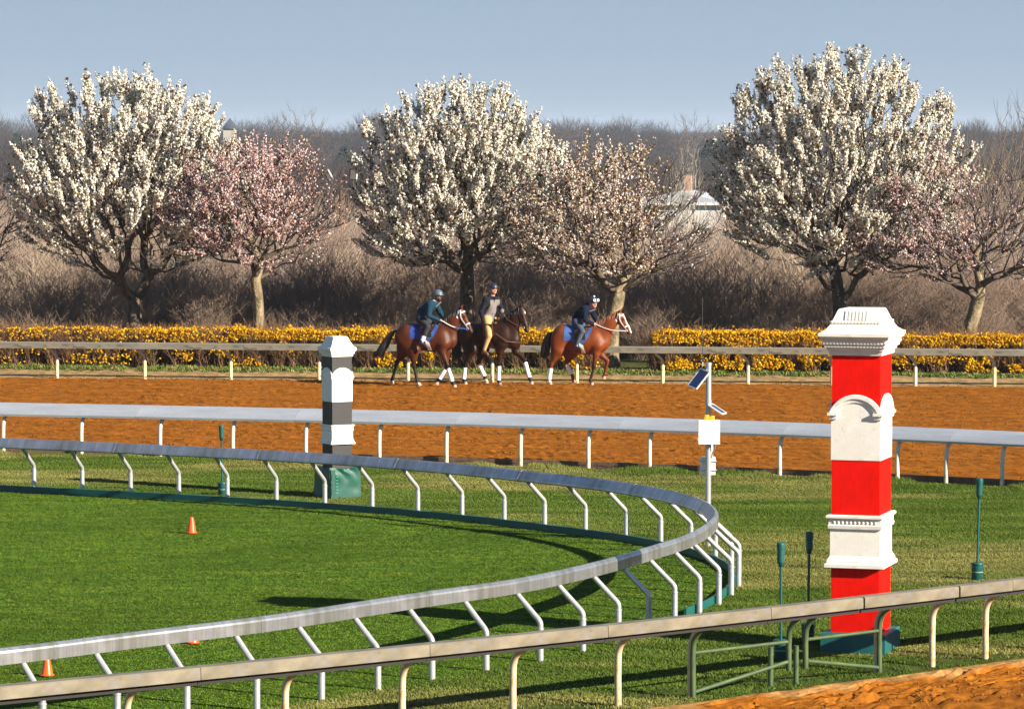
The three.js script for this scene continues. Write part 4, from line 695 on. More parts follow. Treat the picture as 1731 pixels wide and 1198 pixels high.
function net(f, lo, hi, c, colour) {
  const nx = Math.ceil((hi[0] - lo[0]) / c), ny = Math.ceil((hi[1] - lo[1]) / c), nz = Math.ceil((hi[2] - lo[2]) / c), F = new Float32Array((nx + 1) * (ny + 1) * (nz + 1)), id = (i, j, k) => i + (nx + 1) * (j + (ny + 1) * k);
  for (let k = 0; k <= nz; k++) for (let j = 0; j <= ny; j++) for (let i = 0; i <= nx; i++) F[id(i, j, k)] = f(lo[0] + i * c, lo[1] + j * c, lo[2] + k * c);
  const P = [], K = [], I = [], vid = new Int32Array(F.length).fill(-1), E = [[0, 1], [0, 2], [0, 4], [1, 3], [1, 5], [2, 3], [2, 6], [3, 7], [4, 5], [4, 6], [5, 7], [6, 7]];
  for (let k = 0; k < nz; k++) for (let j = 0; j < ny; j++) for (let i = 0; i < nx; i++) {
    const v = []; let s = 0; for (let q = 0; q < 8; q++) { v.push(F[id(i + (q & 1), j + (q >> 1 & 1), k + (q >> 2))]); if (v[q] < 0) s++; }
    if (!s || s === 8) continue;
    let x = 0, y = 0, z = 0, n = 0;
    for (const [a, b] of E) if ((v[a] < 0) !== (v[b] < 0)) { const t = v[a] / (v[a] - v[b]); x += (a & 1) + t * ((b & 1) - (a & 1)); y += (a >> 1 & 1) + t * ((b >> 1 & 1) - (a >> 1 & 1)); z += (a >> 2) + t * ((b >> 2) - (a >> 2)); n++; }
    vid[id(i, j, k)] = P.length / 3; P.push(lo[0] + (i + x / n) * c, lo[1] + (j + y / n) * c, lo[2] + (k + z / n) * c);
  }
  const quad = (a, b, cc, d, flip) => { if (a < 0 || b < 0 || cc < 0 || d < 0) return; flip ? I.push(a, cc, b, a, d, cc) : I.push(a, b, cc, a, cc, d); };
  for (let k = 1; k < nz; k++) for (let j = 1; j < ny; j++) for (let i = 1; i < nx; i++) {
    const o = F[id(i, j, k)] < 0;
    if (o !== F[id(i + 1, j, k)] < 0) quad(vid[id(i, j - 1, k - 1)], vid[id(i, j, k - 1)], vid[id(i, j, k)], vid[id(i, j - 1, k)], !o);
    if (o !== F[id(i, j + 1, k)] < 0) quad(vid[id(i - 1, j, k - 1)], vid[id(i - 1, j, k)], vid[id(i, j, k)], vid[id(i, j, k - 1)], !o);
    if (o !== F[id(i, j, k + 1)] < 0) quad(vid[id(i - 1, j - 1, k)], vid[id(i, j - 1, k)], vid[id(i, j, k)], vid[id(i - 1, j, k)], !o);
  }
  const g = new THREE.BufferGeometry(), e = c * 0.6, N = [];
  for (let i = 0; i < P.length; i += 3) { const [x, y, z] = [P[i], P[i + 1], P[i + 2]], a = f(x + e, y, z) - f(x - e, y, z), b = f(x, y + e, z) - f(x, y - e, z), d = f(x, y, z + e) - f(x, y, z - e), l = Math.hypot(a, b, d) || 1; N.push(a / l, b / l, d / l); if (colour) K.push(...colour(x, y, z)); }
  g.setAttribute('position', new THREE.Float32BufferAttribute(P, 3)); g.setAttribute('normal', new THREE.Float32BufferAttribute(N, 3)); if (colour) g.setAttribute('color', new THREE.Float32BufferAttribute(K, 3)); g.setIndex(I); return g;
}
const mix3 = (a, b, t) => [lerp(a[0], b[0], t), lerp(a[1], b[1], t), lerp(a[2], b[2], t)];
// horse in its own frame: +x forward, +y up, +z its right side; J holds the pose read from the photograph
function horse(label, pos, turn, J, C) {
  const t = thing('horse', label, 'horse', pos, turn, 'racehorses walking along the dirt track');
  const S = [], { withers, croup, dock, chest, poll, muzzle } = J, mid = [lerp(croup[0], withers[0], 0.5), withers[1] - 0.10];
  const b = (a, c, ra, rc, sq, k) => { const q = bone([a[0], a[1], a[2] || 0], [c[0], c[1], c[2] || 0], ra, rc, sq); q.k = k || 0.09; S.push(q); };
  const ribY = withers[1] - 0.415, rib = [withers[0] - 0.16, ribY], gut = [lerp(croup[0], withers[0], 0.45), ribY + 0.015], loin = [croup[0] + 0.22, croup[1] - 0.30], rump = [croup[0] - 0.06, croup[1] - 0.27];
  b(rump, loin, 0.265, 0.265, 1.02); b(loin, gut, 0.27, 0.315, 1.10); b(gut, rib, 0.315, 0.335, 1.18); b(rib, [withers[0] + 0.02, withers[1] - 0.42], 0.335, 0.315, 1.28);
  b([withers[0] - 0.24, withers[1] - 0.11], [withers[0] + 0.02, withers[1] - 0.085], 0.09, 0.085, 1.3, 0.16);
  b([withers[0] + 0.05, withers[1] - 0.42], [chest[0] - 0.17, chest[1] + 0.02], 0.28, 0.19, 1.12);
  b(rump, [dock[0] + 0.16, dock[1] - 0.02], 0.25, 0.17, 1.15);
  // neck and head
  const nb = [withers[0] + 0.10, withers[1] - 0.26], nm = [lerp(nb[0], poll[0], 0.55), lerp(nb[1], poll[1] - 0.05, 0.55) + 0.015];
  b(nb, nm, 0.255, 0.165, 1.75, 0.14); b(nm, [poll[0] - 0.03, poll[1] - 0.13], 0.165, 0.115, 1.6, 0.1); b([chest[0] - 0.14, chest[1] + 0.12], nm, 0.18, 0.12, 1.5, 0.14);
  const hx = muzzle[0] - poll[0], hy = muzzle[1] - poll[1], hl = Math.hypot(hx, hy), ux = hx / hl, uy = hy / hl, at = (f, n) => [poll[0] + ux * hl * f + uy * n, poll[1] + uy * hl * f - ux * n];   // n > 0: towards the throat side
  b(at(0.08, 0.05), at(0.34, 0.075), 0.095, 0.105, 1.15, 0.06); b(at(0.30, 0.06), at(0.74, 0.03), 0.10, 0.066, 1.2, 0.05); b(at(0.70, 0.03), at(0.93, 0.03), 0.066, 0.062, 1.05, 0.04); b(at(0.35, 0.12), at(0.60, 0.085), 0.065, 0.045, 1.3, 0.06); b(at(0.84, 0.075), at(0.92, 0.075), 0.03, 0.028, 1, 0.03);
  for (const z of [-1, 1]) { b([poll[0] - 0.015, poll[1] - 0.03, z * 0.05], [poll[0] + 0.0, poll[1] + 0.06, z * 0.065], 0.028, 0.026, 1, 0.02); b([poll[0] + 0.0, poll[1] + 0.06, z * 0.065], [poll[0] + 0.03, poll[1] + 0.125, z * 0.06], 0.024, 0.006, 1, 0.01); const e = at(0.30, 0.0); b([e[0], e[1], z * 0.085], [e[0] + ux * 0.02, e[1] + uy * 0.02, z * 0.085], 0.022, 0.022, 1, 0.02); }
  const feet = [];
  J.legs.forEach((L) => {
    const z = L.z, [p0, p1, p2, p3] = L.pts, hind = L.hind;
    if (hind) {
      b([croup[0] - 0.05, croup[1] - 0.30, z * 0.75], [p0[0], p0[1], z * 0.95], 0.235, 0.165, 1.35, 0.1); b([dock[0] + 0.13, dock[1] - 0.12, z * 0.8], [lerp(p0[0], p1[0], 0.35) - 0.05, lerp(p0[1], p1[1], 0.35), z], 0.16, 0.105, 1.15, 0.1);
      b([p0[0], p0[1], z], [lerp(p0[0], p1[0], 0.6), lerp(p0[1], p1[1], 0.6), z], 0.155, 0.080, 1.15, 0.06); b([lerp(p0[0], p1[0], 0.6), lerp(p0[1], p1[1], 0.6), z], [p1[0], p1[1], z], 0.078, 0.058, 1.05, 0.04); b([p1[0] - 0.028, p1[1] + 0.045, z], [p1[0] - 0.005, p1[1] - 0.03, z], 0.030, 0.045, 1, 0.03); b([p1[0], p1[1], z], [p2[0], p2[1], z], 0.050, 0.040, 1, 0.03);
    } else {
      b([withers[0] + 0.06, withers[1] - 0.30, z * 0.7], [lerp(withers[0], p0[0], 0.75) + 0.06, p0[1] + 0.22, z], 0.17, 0.155, 1.45, 0.1); b([lerp(withers[0], p0[0], 0.8) + 0.05, p0[1] + 0.20, z], [p0[0], p0[1], z], 0.145, 0.098, 1.2, 0.07);
      b([p0[0], p0[1], z], [p1[0], p1[1] + 0.03, z], 0.094, 0.055, 1.05, 0.05); b([p1[0], p1[1] + 0.03, z], [p1[0], p1[1] - 0.03, z], 0.054, 0.048, 1, 0.03); b([p1[0], p1[1] - 0.02, z], [p2[0], p2[1], z], 0.042, 0.037, 1, 0.03);
    }
    b([p2[0], p2[1], z], [p2[0] - 0.004, p2[1] - 0.01, z], 0.047, 0.045, 1, 0.02); b([p2[0], p2[1], z], [p3[0], p3[1] + 0.06, z], 0.040, 0.046, 1, 0.03);
    feet.push([p2, p3, z, L]);
  });
  const lo = [Math.min(dock[0] - 0.3, ...J.legs.map((L) => Math.min(...L.pts.map((p) => p[0])) - 0.2)), -0.02, -0.46], hi = [Math.max(muzzle[0], ...J.legs.map((L) => Math.max(...L.pts.map((p) => p[0])))) + 0.2, Math.max(poll[1], withers[1]) + 0.22, 0.46];
  const f = fieldOf(S);
  const col = (x, y, z) => {
    let c = C.coat; const n = fbm(x * 3 + z * 5, y * 3, 3); c = mix3(c, C.coat.map((q) => q * 1.35), 0.5 * n);
    let best = 9, bl = null; for (const q of feet) { const dx = Math.min(Math.abs(x - q[3].pts[1][0]), Math.abs(x - q[0][0])), dd = Math.abs(z - q[2]) + dx * 0.5; if (dd < best) { best = dd; bl = q; } }
    if (bl) { const ky = bl[3].pts[1][1]; c = mix3(c, C.points, sstep(ky + 0.22, ky + 0.02, y) * (bl[3].plain ? 0.15 : 1)); if (bl[3].sock) c = mix3(c, [0.72, 0.66, 0.56], sstep(bl[3].sock + 0.03, bl[3].sock - 0.02, y)); }
    const fm = ((x - poll[0]) * ux + (y - poll[1]) * uy) / hl, side = (x - poll[0]) * uy - (y - poll[1]) * ux;
    if (x > poll[0] - 0.05 && y > muzzle[1] - 0.15) { c = mix3(c, C.muzzle, sstep(0.78, 0.95, fm)); if (C.blaze && side < -0.005 && Math.abs(z) < C.blaze + 0.02 * fm && fm > 0.12) c = mix3(c, [0.78, 0.74, 0.68], sstep(-0.005, -0.03, side)); if (C.star && Math.abs(fm - 0.22) < 0.05 && Math.abs(z) < 0.02 && side < -0.01) c = [0.75, 0.7, 0.65]; const e = at(0.30, 0.0); if (Math.hypot(x - e[0], y - e[1]) < 0.024 && Math.abs(z) > 0.09) c = [0.008, 0.006, 0.005]; }
    return c;
  };
  const fm_ = (x, y, z) => f(x, y, z) + 0.010 * (fbm(x * 6 + z * 3, y * 5 + z * 4, 2) - 0.5) * sstep(0.55, 0.8, y);
  part('body', net(fm_, lo, hi, 0.021, col), new THREE.MeshPhysicalMaterial({ vertexColors: true, roughness: 0.48, specularIntensity: 0.38 }), t);
  const hoofM = paint(lin(...(C.hoof || [0.10, 0.07, 0.05])), 0.6), wrapM = paint(lin(0.74, 0.74, 0.75), 0.8, { bumpMap: rep(streak, 1, 6), bumpScale: 0.004 }), hair = new THREE.MeshStandardMaterial({ color: lin(...C.hair), roughness: 0.55 }), dark = paint(lin(0.02, 0.014, 0.010), 0.5);
  for (const [p2, p3, z, L] of feet) {
    const a = Math.atan2(p3[0] - p2[0], p2[1] - p3[1]) * (L.flex || 0.6);
    const h = part('hoof', new THREE.CylinderGeometry(0.044, 0.062, 0.075, 14), hoofM, t); h.position.set(p3[0] + 0.012, p3[1] + 0.036, z); h.rotation.z = L.flex ? a : 0.0;
    if (L.wrap) { const [w0, w1] = L.wrap, p1 = L.pts[1], A = V(lerp(p1[0], p2[0], w0), lerp(p1[1], p2[1], w0), z), B = V(lerp(p1[0], p2[0], w1), lerp(p1[1], p2[1], w1), z), m = A.clone().lerp(B, 0.5); part('leg_wrap', tube([A, A.clone().lerp(B, 0.03), m, A.clone().lerp(B, 0.96), B], [0.050, 0.057, 0.056, 0.062, 0.056], 14), wrapM, t); }
  }
  // mane along the crest, forelock, tail
  const R = rngOf(C.seed), mane = new Tubes(), c0 = [poll[0] - 0.01, poll[1] + 0.01], c1 = [nm[0] - 0.10, nm[1] + 0.135], c2 = [withers[0] - 0.02, withers[1] - 0.02];
  for (let k = 0; k < 90; k++) { const u = k / 89, x = (1 - u) ** 2 * c0[0] + 2 * u * (1 - u) * c1[0] + u * u * c2[0], y = (1 - u) ** 2 * c0[1] + 2 * u * (1 - u) * c1[1] + u * u * c2[1] - 0.01, s = R() < C.maneSide ? 1 : -1, L = 0.10 + 0.09 * R(); mane.add([V(x, y - 0.02, 0), V(x - 0.03, y + 0.035, s * 0.03), V(x - 0.05, y + 0.01 - L * 0.3, s * 0.075), V(x - 0.05, y - L, s * 0.10)], [0.020, 0.022, 0.018, 0.006], 5); }
  part('mane', mane.geo(), hair, t);
  const tail = new Tubes(); for (let k = 0; k < 110; k++) { const a = R() * 6.28, r = Math.sqrt(R()), o = (j) => V(Math.cos(a) * r * 0.8 * j, 0, Math.sin(a) * r * j), L = 0.75 + 0.3 * R(), T = J.tail; const pts = T.map(([x, y], i) => V(x * 1, y, 0).add(o([0.03, 0.06, 0.115, 0.15, 0.12][i])).add(i === 4 ? V((R() - 0.5) * 0.1, (R() - 0.3) * 0.16, 0) : V(0, 0, 0))); tail.add(new THREE.CatmullRomCurve3(pts).getPoints(9), [0.026, 0.03, 0.032, 0.032, 0.03, 0.028, 0.024, 0.018, 0.011, 0.004], 5); }
  part('tail', tail.geo(), hair, t);
  return { t, at, dark, ribY, f };
}
// a strap that hugs a field: points on the surface nearest to a guide line
function onSkin(f, p, off) { for (let i = 0; i < 14; i++) { const d = f(p.x, p.y, p.z) - off, e = 0.01, g = V(f(p.x + e, p.y, p.z) - f(p.x - e, p.y, p.z), f(p.x, p.y + e, p.z) - f(p.x, p.y - e, p.z), f(p.x, p.y, p.z + e) - f(p.x, p.y, p.z - e)).normalize(); p.addScaledVector(g, -d * 0.8); } return p; }
function ribbon(f, guide, w, off, mat, parent, name, n = 20) {         // a flat strap of width w over the skin
  const c = new THREE.CatmullRomCurve3(guide.map((p) => V(...p))), P = [], I = [], pts = c.getPoints(n).map((p) => onSkin(f, p.clone(), off));
  pts.forEach((p, i) => { const e = 0.01, g = V(f(p.x + e, p.y, p.z) - f(p.x - e, p.y, p.z), f(p.x, p.y + e, p.z) - f(p.x, p.y - e, p.z), f(p.x, p.y, p.z + e) - f(p.x, p.y, p.z - e)).normalize(), t = pts[Math.min(n, i + 1)].clone().sub(pts[Math.max(0, i - 1)]).normalize(), s = t.cross(g).normalize(); for (const [k, o] of [[-0.5, 0], [0.5, 0], [0.5, -0.006], [-0.5, -0.006]]) { const q = p.clone().addScaledVector(s, k * w).addScaledVector(g, o); P.push(q.x, q.y, q.z); } });
  for (let i = 0; i < n; i++) for (let k = 0; k < 4; k++) { const a = i * 4 + k, b = i * 4 + (k + 1) % 4; I.push(a, b, a + 4, b, b + 4, a + 4); }
  const g = new THREE.BufferGeometry(); g.setAttribute('position', new THREE.Float32BufferAttribute(P, 3)); g.setIndex(I); const q = g.toNonIndexed(); q.computeVertexNormals(); return part(name, q, mat, parent);
}
function cloth(f, x0, x1, y0, y1, off, mat, parent, name, sk = 0) {      // a cloth lying over the back: sheet from the right side over the spine to the left
  const nu = 18, nv = 44, P = [], I = [];
  for (let v = 0; v <= nv; v++) for (let u = 0; u <= nu; u++) {
    const s = v / nv * 2 - 1, x = lerp(x0, x1, u / nu) - Math.abs(s) * sk, g = Math.abs(s), p = V(x, lerp(y1, y0, g), Math.sign(s) * Math.min(1, g * 2.2) * 0.42); onSkin(f, p, off); P.push(p.x, p.y, p.z);
    if (u && v) { const a = v * (nu + 1) + u, b = a - 1, c = a - nu - 1, d = c - 1; I.push(d, c, b, c, a, b); }
  }
  const g = new THREE.BufferGeometry(); g.setAttribute('position', new THREE.Float32BufferAttribute(P, 3)); g.setIndex(I); g.computeVertexNormals(); return part(name, g, mat, parent);
}
function tack(h, J, o) {
  const { t, at, f } = h, white = paint(lin(0.78, 0.78, 0.78), 0.6, DS), dark = paint(lin(0.02, 0.014, 0.01), 0.5, DS), blue = paint(lin(0.02, 0.11, 0.55), 0.7, DS), m = o.bridle === 'white' ? white : dark, W = o.bridle === 'white' ? 0.030 : 0.018;
  const br = new THREE.Group(); br.name = 'bridle'; t.add(br);
  for (const z of [-1, 1]) { const p = (q, s) => [q[0], q[1], z * s]; ribbon(f, [p(at(0.02, 0.02), 0.06), p(at(0.30, 0.10), 0.13), p(at(0.62, 0.085), 0.09), p(at(0.80, 0.07), 0.07)], W, 0.006, m, br, 'cheek_strap'); ribbon(f, [p(at(0.02, 0.05), 0.08), p(at(0.14, 0.17), 0.11), p(at(0.26, 0.20), 0.06)], W * 0.8, 0.006, m, br, 'throat_latch', 10); }
  const band = (fr, n0, n1, name) => ribbon(f, [[...at(fr, n1), 0.09], [...at(fr, n0 + 0.02), 0.10], [...at(fr, n0 - 0.05), 0.05], [...at(fr, n0 - 0.07), 0], [...at(fr, n0 - 0.05), -0.05], [...at(fr, n0 + 0.02), -0.10], [...at(fr, n1), -0.09]], W * 1.1, 0.007, m, br, name, 24);
  band(0.13, 0.0, 0.06, 'brow_band'); band(0.62, 0.0, 0.09, 'nose_band');
  const bit = at(0.80, 0.075);
  for (const z of [-1, 1]) { const ring = new THREE.TorusGeometry(0.03, 0.006, 8, 16); const b = part('bit_ring', ring, paint(lin(0.6, 0.6, 0.6), 0.3, { metalness: 0.8 }), br); b.position.set(bit[0], bit[1], z * 0.075); }
  for (const z of [-1, 1]) { const a = V(bit[0], bit[1], z * 0.08), e = V(...o.hand(z)), s = a.clone().lerp(e, 0.5).add(V(0, -0.06, z * 0.05)); const c = new THREE.CatmullRomCurve3([a, s, e]).getPoints(16), k = Math.round(16 * 0.45); const rm = o.rein || dark; if (o.twoTone) { part('rein', tube(c.slice(0, k + 1), 0.012, 6), blue, br); part('rein', tube(c.slice(k), 0.014, 6), white, br); } else part('rein', tube(c, 0.010, 6), rm, br); }
  const wx = J.withers[0], wy = J.withers[1];
  if (o.pad) { const pad = cloth(f, wx - 0.74, wx - 0.40, wy - 0.40, wy + 0.02, 0.012, o.pad, t, 'saddle_cloth', 0.0); pad.material.side = THREE.DoubleSide; }
  if (o.strap) for (const z of [-1, 1]) ribbon(f, [[wx - 0.03, wy - 0.02, z * 0.12], [wx - 0.12, wy - 0.25, z * 0.32], [wx - 0.26, wy - 0.46, z * 0.36]], 0.10, 0.018, o.strap, t, 'shoulder_strap', 14);
  const sad = part('saddle', rbox(0.46, 0.07, 0.34, 0.03, wx - 0.36, wy - 0.055, 0, 3), o.saddle || paint(lin(0.02, 0.016, 0.014), 0.45), t);
  for (const z of [-1, 1]) part('saddle_flap', rbox(0.30, 0.36, 0.025, 0.012).rotateX(z * 0.22).translate(wx - 0.30, wy - 0.24, z * 0.315), o.saddle || paint(lin(0.02, 0.016, 0.014), 0.45), sad);
  for (const z of [-1, 1]) ribbon(f, [[wx - 0.28, wy - 0.42, z * 0.34], [wx - 0.25, wy - 0.60, z * 0.34], [wx - 0.22, wy - 0.76, z * 0.20]], 0.10, 0.012, o.girth || white, t, 'girth', 14);
}
const shirt = (c) => matte(lin(...c), { specularIntensity: 0.15 });
// a rider: J in the horse's frame (x forward, y up, z right)
function rider(label, pos, turn, J, C) {
  const t = thing('person', label, 'person', pos, turn, 'riders on the dirt track');
  const seg = (S, a, b, ra, rb, sq = 1, k = 0.05) => { const q = bone(a, b, ra, rb, sq); q.k = k; S.push(q); };
  const yaw = J.face || 0, fx = Math.cos(yaw), fz = Math.sin(yaw), H = J.head, hd = (f, u, s) => [H[0] + fx * f - fz * s, H[1] + u, H[2] + fz * f + fx * s];    // f: ahead, u: up, s: to the right
  const [PL, PR, SL, SR] = [J.hip[0], J.hip[1], J.shoulder[0], J.shoulder[1]], pc = PL.map((v, i) => (v + PR[i]) / 2), sc = SL.map((v, i) => (v + SR[i]) / 2), belly = pc.map((v, i) => lerp(v, sc[i], 0.45)); belly[0] += J.arch || 0;
  const neck = [sc[0] + 0.02, sc[1] + 0.06, sc[2]];
  const skin = (S) => { seg(S, neck, hd(-0.02, -0.10, 0), 0.058, 0.055); seg(S, hd(-0.015, 0.02, 0), hd(-0.005, 0.035, 0), 0.098, 0.095, 1); seg(S, hd(0.02, -0.06, 0), hd(0.045, -0.085, 0), 0.068, 0.05); seg(S, hd(0.085, -0.01, 0), hd(0.11, -0.04, 0), 0.010, 0.018, 1, 0.015); for (const s of [-1, 1]) seg(S, hd(-0.01, 0.0, s * 0.085), hd(-0.005, -0.03, s * 0.082), 0.018, 0.012, 1, 0.01); };
  const torso = (S, e) => { seg(S, pc, belly, 0.135 + e, 0.135 + e, 1, 0.08); seg(S, belly, sc, 0.135 + e, 0.125 + e, 1, 0.1); seg(S, SL, SR, 0.085 + e, 0.085 + e, 1, 0.08); seg(S, PL, PR, 0.125 + e, 0.125 + e, 1, 0.08); seg(S, [lerp(belly[0], sc[0], 0.6), lerp(belly[1], sc[1], 0.6), lerp(belly[2], SL[2], 0.5)], [lerp(belly[0], sc[0], 0.6), lerp(belly[1], sc[1], 0.6), lerp(belly[2], SR[2], 0.5)], 0.115 + e, 0.115 + e, 1, 0.08); };
  const arms = (S, e) => J.arms.forEach(([s, el, w]) => { seg(S, s, el, 0.070 + e, 0.052 + e, 1, 0.06); seg(S, el, w, 0.052 + e, 0.036 + e, 1, 0.04); });
  const legs = (S, e) => J.legs.forEach(([h, k, a]) => { seg(S, h, k, 0.105 + e, 0.070 + e, 1, 0.07); seg(S, k, a, 0.068 + e, 0.042 + e, 1, 0.04); });
  const boots = (S, e) => J.legs.forEach(([h, k, a, toe]) => { seg(S, [lerp(k[0], a[0], 0.92), lerp(k[1], a[1], 0.92), lerp(k[2], a[2], 0.92)], a, 0.045 + e, 0.045 + e); seg(S, a, toe, 0.042 + e, 0.036 + e, 1, 0.03); seg(S, a, [a[0] - (toe[0] - a[0]) * 0.3, a[1] - 0.035, a[2]], 0.040 + e, 0.036 + e, 1, 0.03); });
  const hands = (S) => J.arms.forEach(([s, el, w, dir]) => {         // palm, four fingers curled round the rein, thumb on the side
    const d = V(...w).sub(V(...el)).normalize(), up = V(0, 1, 0), sd = d.clone().cross(up).normalize(), dn = sd.clone().cross(d).normalize(), A = (f, u, s) => V(...w).addScaledVector(d, f).addScaledVector(dn, u).addScaledVector(sd, s).toArray();
    seg(S, A(0, 0, 0), A(0.055, 0, 0), 0.030, 0.032); [[-0.030, 0.030], [-0.010, 0.036], [0.010, 0.034], [0.028, 0.026]].forEach(([u, l]) => { seg(S, A(0.06, -u, 0), A(0.06 + l, -u, 0.012), 0.0115, 0.0105, 1, 0.008); seg(S, A(0.06 + l, -u, 0.012), A(0.06 + l * 0.5, -u, 0.040), 0.0105, 0.009, 1, 0.008); }); seg(S, A(0.02, 0.03, 0.005), A(0.07, 0.048, 0.025), 0.013, 0.010, 1, 0.01);
  });
  const all = [...J.arms.flat(), ...J.legs.flat(), ...J.hip, ...J.shoulder, H], lo = [0, 1, 2].map((i) => Math.min(...all.map((p) => p[i])) - 0.22), hi = [0, 1, 2].map((i) => Math.max(...all.map((p) => p[i])) + 0.22);
  const B = []; skin(B); torso(B, -0.012); arms(B, -0.010); legs(B, -0.010); boots(B, -0.010);
  const loc = (x, y, z) => { const dx = x - H[0], dz = z - H[2]; return [dx * fx + dz * fz, y - H[1], -dx * fz + dz * fx]; };
  const skinCol = (x, y, z) => { const [a, u, s] = loc(x, y, z); let c = C.skin; if (a > 0.03) { if (Math.abs(u - 0.015) < 0.013 && Math.abs(Math.abs(s) - 0.033) < 0.017) c = C.skin.map((q) => q * 0.12); if (Math.abs(u - 0.042) < 0.008 && Math.abs(Math.abs(s) - 0.034) < 0.022) c = C.skin.map((q) => q * 0.3); if (Math.abs(u + 0.085) < 0.008 && Math.abs(s) < 0.028) c = [C.skin[0] * 0.7, C.skin[1] * 0.4, C.skin[2] * 0.4]; if (C.beard && u < -0.055) c = C.skin.map((q) => q * 0.35); } return c; };
  const bodyG = net(fieldOf(B), lo, hi, 0.017, skinCol), Hs = []; hands(Hs); const hl = [0, 1, 2].map((i) => Math.min(...J.arms.map((a) => a[2][i])) - 0.14), hh = [0, 1, 2].map((i) => Math.max(...J.arms.map((a) => a[2][i])) + 0.14);
  const list = [bodyG, net(fieldOf(Hs), hl, hh, 0.007, () => C.glove || C.skin)]; const bg = mergeGeometries(list);
  part('body', bg, new THREE.MeshStandardMaterial({ vertexColors: true, roughness: 0.55 }), t);
  const wrk = (f) => (x, y, z) => f(x, y, z) + 0.010 * (fbm(x * 9 + z * 5, y * 9, 2) - 0.5);
  const Jk = []; torso(Jk, 0.016); arms(Jk, 0.014); seg(Jk, neck, [neck[0], neck[1] + 0.03, neck[2]], 0.075, 0.07);
  const jf = wrk(fieldOf(Jk)), wl = C.waist; 
  const jcol = C.jacketCol ? (x, y, z) => C.jacketCol(x, y, z, { SL, SR, sc, pc, loc }) : null;
  const cutA = (x, y, z) => { const d = jf(x, y, z), ax = sc[0] - pc[0], ay = sc[1] - pc[1], l = Math.hypot(ax, ay), h = ((x - pc[0]) * ax + (y - pc[1]) * ay) / l; let nearArm = 9; for (const [, el, w] of J.arms) { const q = Math.hypot(x - w[0], y - w[1], z - w[2]); nearArm = Math.min(nearArm, Math.hypot(x - el[0], y - el[1], z - el[2]), q); } return nearArm < 0.16 ? d : Math.max(d, -(h + wl)); };
  const jm = C.jacketCol ? matte(0xffffff, { vertexColors: true, specularIntensity: 0.15 }) : matte(lin(...C.jacket), { specularIntensity: 0.2 });
  const jk = part('jacket', net(cutA, lo, hi, 0.018, jcol || undefined), jm, t);
  if (C.collar) part('collar', new THREE.TorusGeometry(0.075, 0.028, 8, 18).rotateX(Math.PI / 2).scale(1, 1.2, 1).rotateZ(-0.3).translate(neck[0] + 0.015, neck[1] + 0.035, neck[2]), shirt(C.collar), jk);
  if (C.zip) part('zip', tube([V(...hd(0.10, -0.16, 0)), V(lerp(sc[0], pc[0], 0.2) + fx * 0.155, lerp(sc[1], pc[1], 0.2), lerp(sc[2], pc[2], 0.2) + fz * 0.155), V(lerp(sc[0], pc[0], 0.75) + fx * 0.165, lerp(sc[1], pc[1], 0.75), lerp(sc[2], pc[2], 0.75) + fz * 0.165)], 0.012, 6), shirt(C.zip), jk);
  const Tr = []; legs(Tr, 0.008); seg(Tr, PL, PR, 0.135, 0.135, 1, 0.08); part('trousers', net(wrk(fieldOf(Tr)), lo, hi, 0.018), shirt(C.trousers), t);
  const bo = []; boots(bo, 0.006); part('boots', net(fieldOf(bo), lo, hi, 0.014), paint(lin(...C.boots), 0.4), t);
  if (C.sock) J.legs.forEach(([h, k, a]) => part('sock', tube([V(...a).lerp(V(...k), 0.12), V(...a).lerp(V(...k), 0.42)], [0.056, 0.066], 12), shirt(C.sock), t));
  // helmet: shell with a peak, strap
  const he = new THREE.Group(); he.name = 'helmet'; t.add(he); he.position.set(...hd(-0.01, 0.045, 0)); he.rotation.set(0, -yaw, J.nod || 0);
  const hm = new THREE.MeshPhysicalMaterial({ color: lin(...C.helmet), roughness: 0.45, clearcoat: 0.2 });
  part('shell', new THREE.SphereGeometry(0.128, 24, 16, 0, Math.PI * 2, 0, Math.PI * 0.54).scale(1.12, 1.02, 0.98), hm, he);
  part('peak', new THREE.CylinderGeometry(0.105, 0.115, 0.014, 18, 1, false, 0.35, Math.PI - 0.7).scale(0.9, 1, 1).rotateZ(-0.12).translate(0.055, 0.012, 0), hm, he); part('rim', new THREE.TorusGeometry(0.125, 0.009, 6, 28).rotateX(Math.PI / 2).scale(1.12, 1, 0.98).translate(0, -0.008, 0), hm, he);
  if (C.pom) part('button', new THREE.SphereGeometry(0.028, 12, 8).translate(0.02, 0.14, 0), paint(lin(0.75, 0.75, 0.75), 0.8), he);
  for (const s of [-1, 1]) part('chin_strap', tube([V(0.02, -0.02, s * 0.115), V(0.045, -0.10, s * 0.08), V(0.075, -0.155, s * 0.02)], 0.008, 6), paint(lin(0.015, 0.015, 0.018), 0.6), he);
  if (C.goggles) { const g = new THREE.Group(); g.name = 'goggles'; he.add(g); for (const s of [-1, 1]) { part('rim', new THREE.TorusGeometry(0.032, 0.011, 8, 18).rotateY(Math.PI / 2).translate(0.145, 0.055, s * 0.046).rotateY(-s * 0.08), paint(lin(0.8, 0.8, 0.8), 0.4), g); part('lens', new THREE.SphereGeometry(0.028, 12, 8).scale(0.35, 1, 1).translate(0.142, 0.055, s * 0.046).rotateY(-s * 0.08), paint(lin(0.01, 0.01, 0.02), 0.1), g); } part('strap', new THREE.TorusGeometry(0.13, 0.010, 6, 28).rotateX(Math.PI / 2).scale(1.08, 1.4, 0.95).translate(-0.004, 0.05, 0), paint(lin(0.03, 0.035, 0.06), 0.7), g); }
  return t;
}
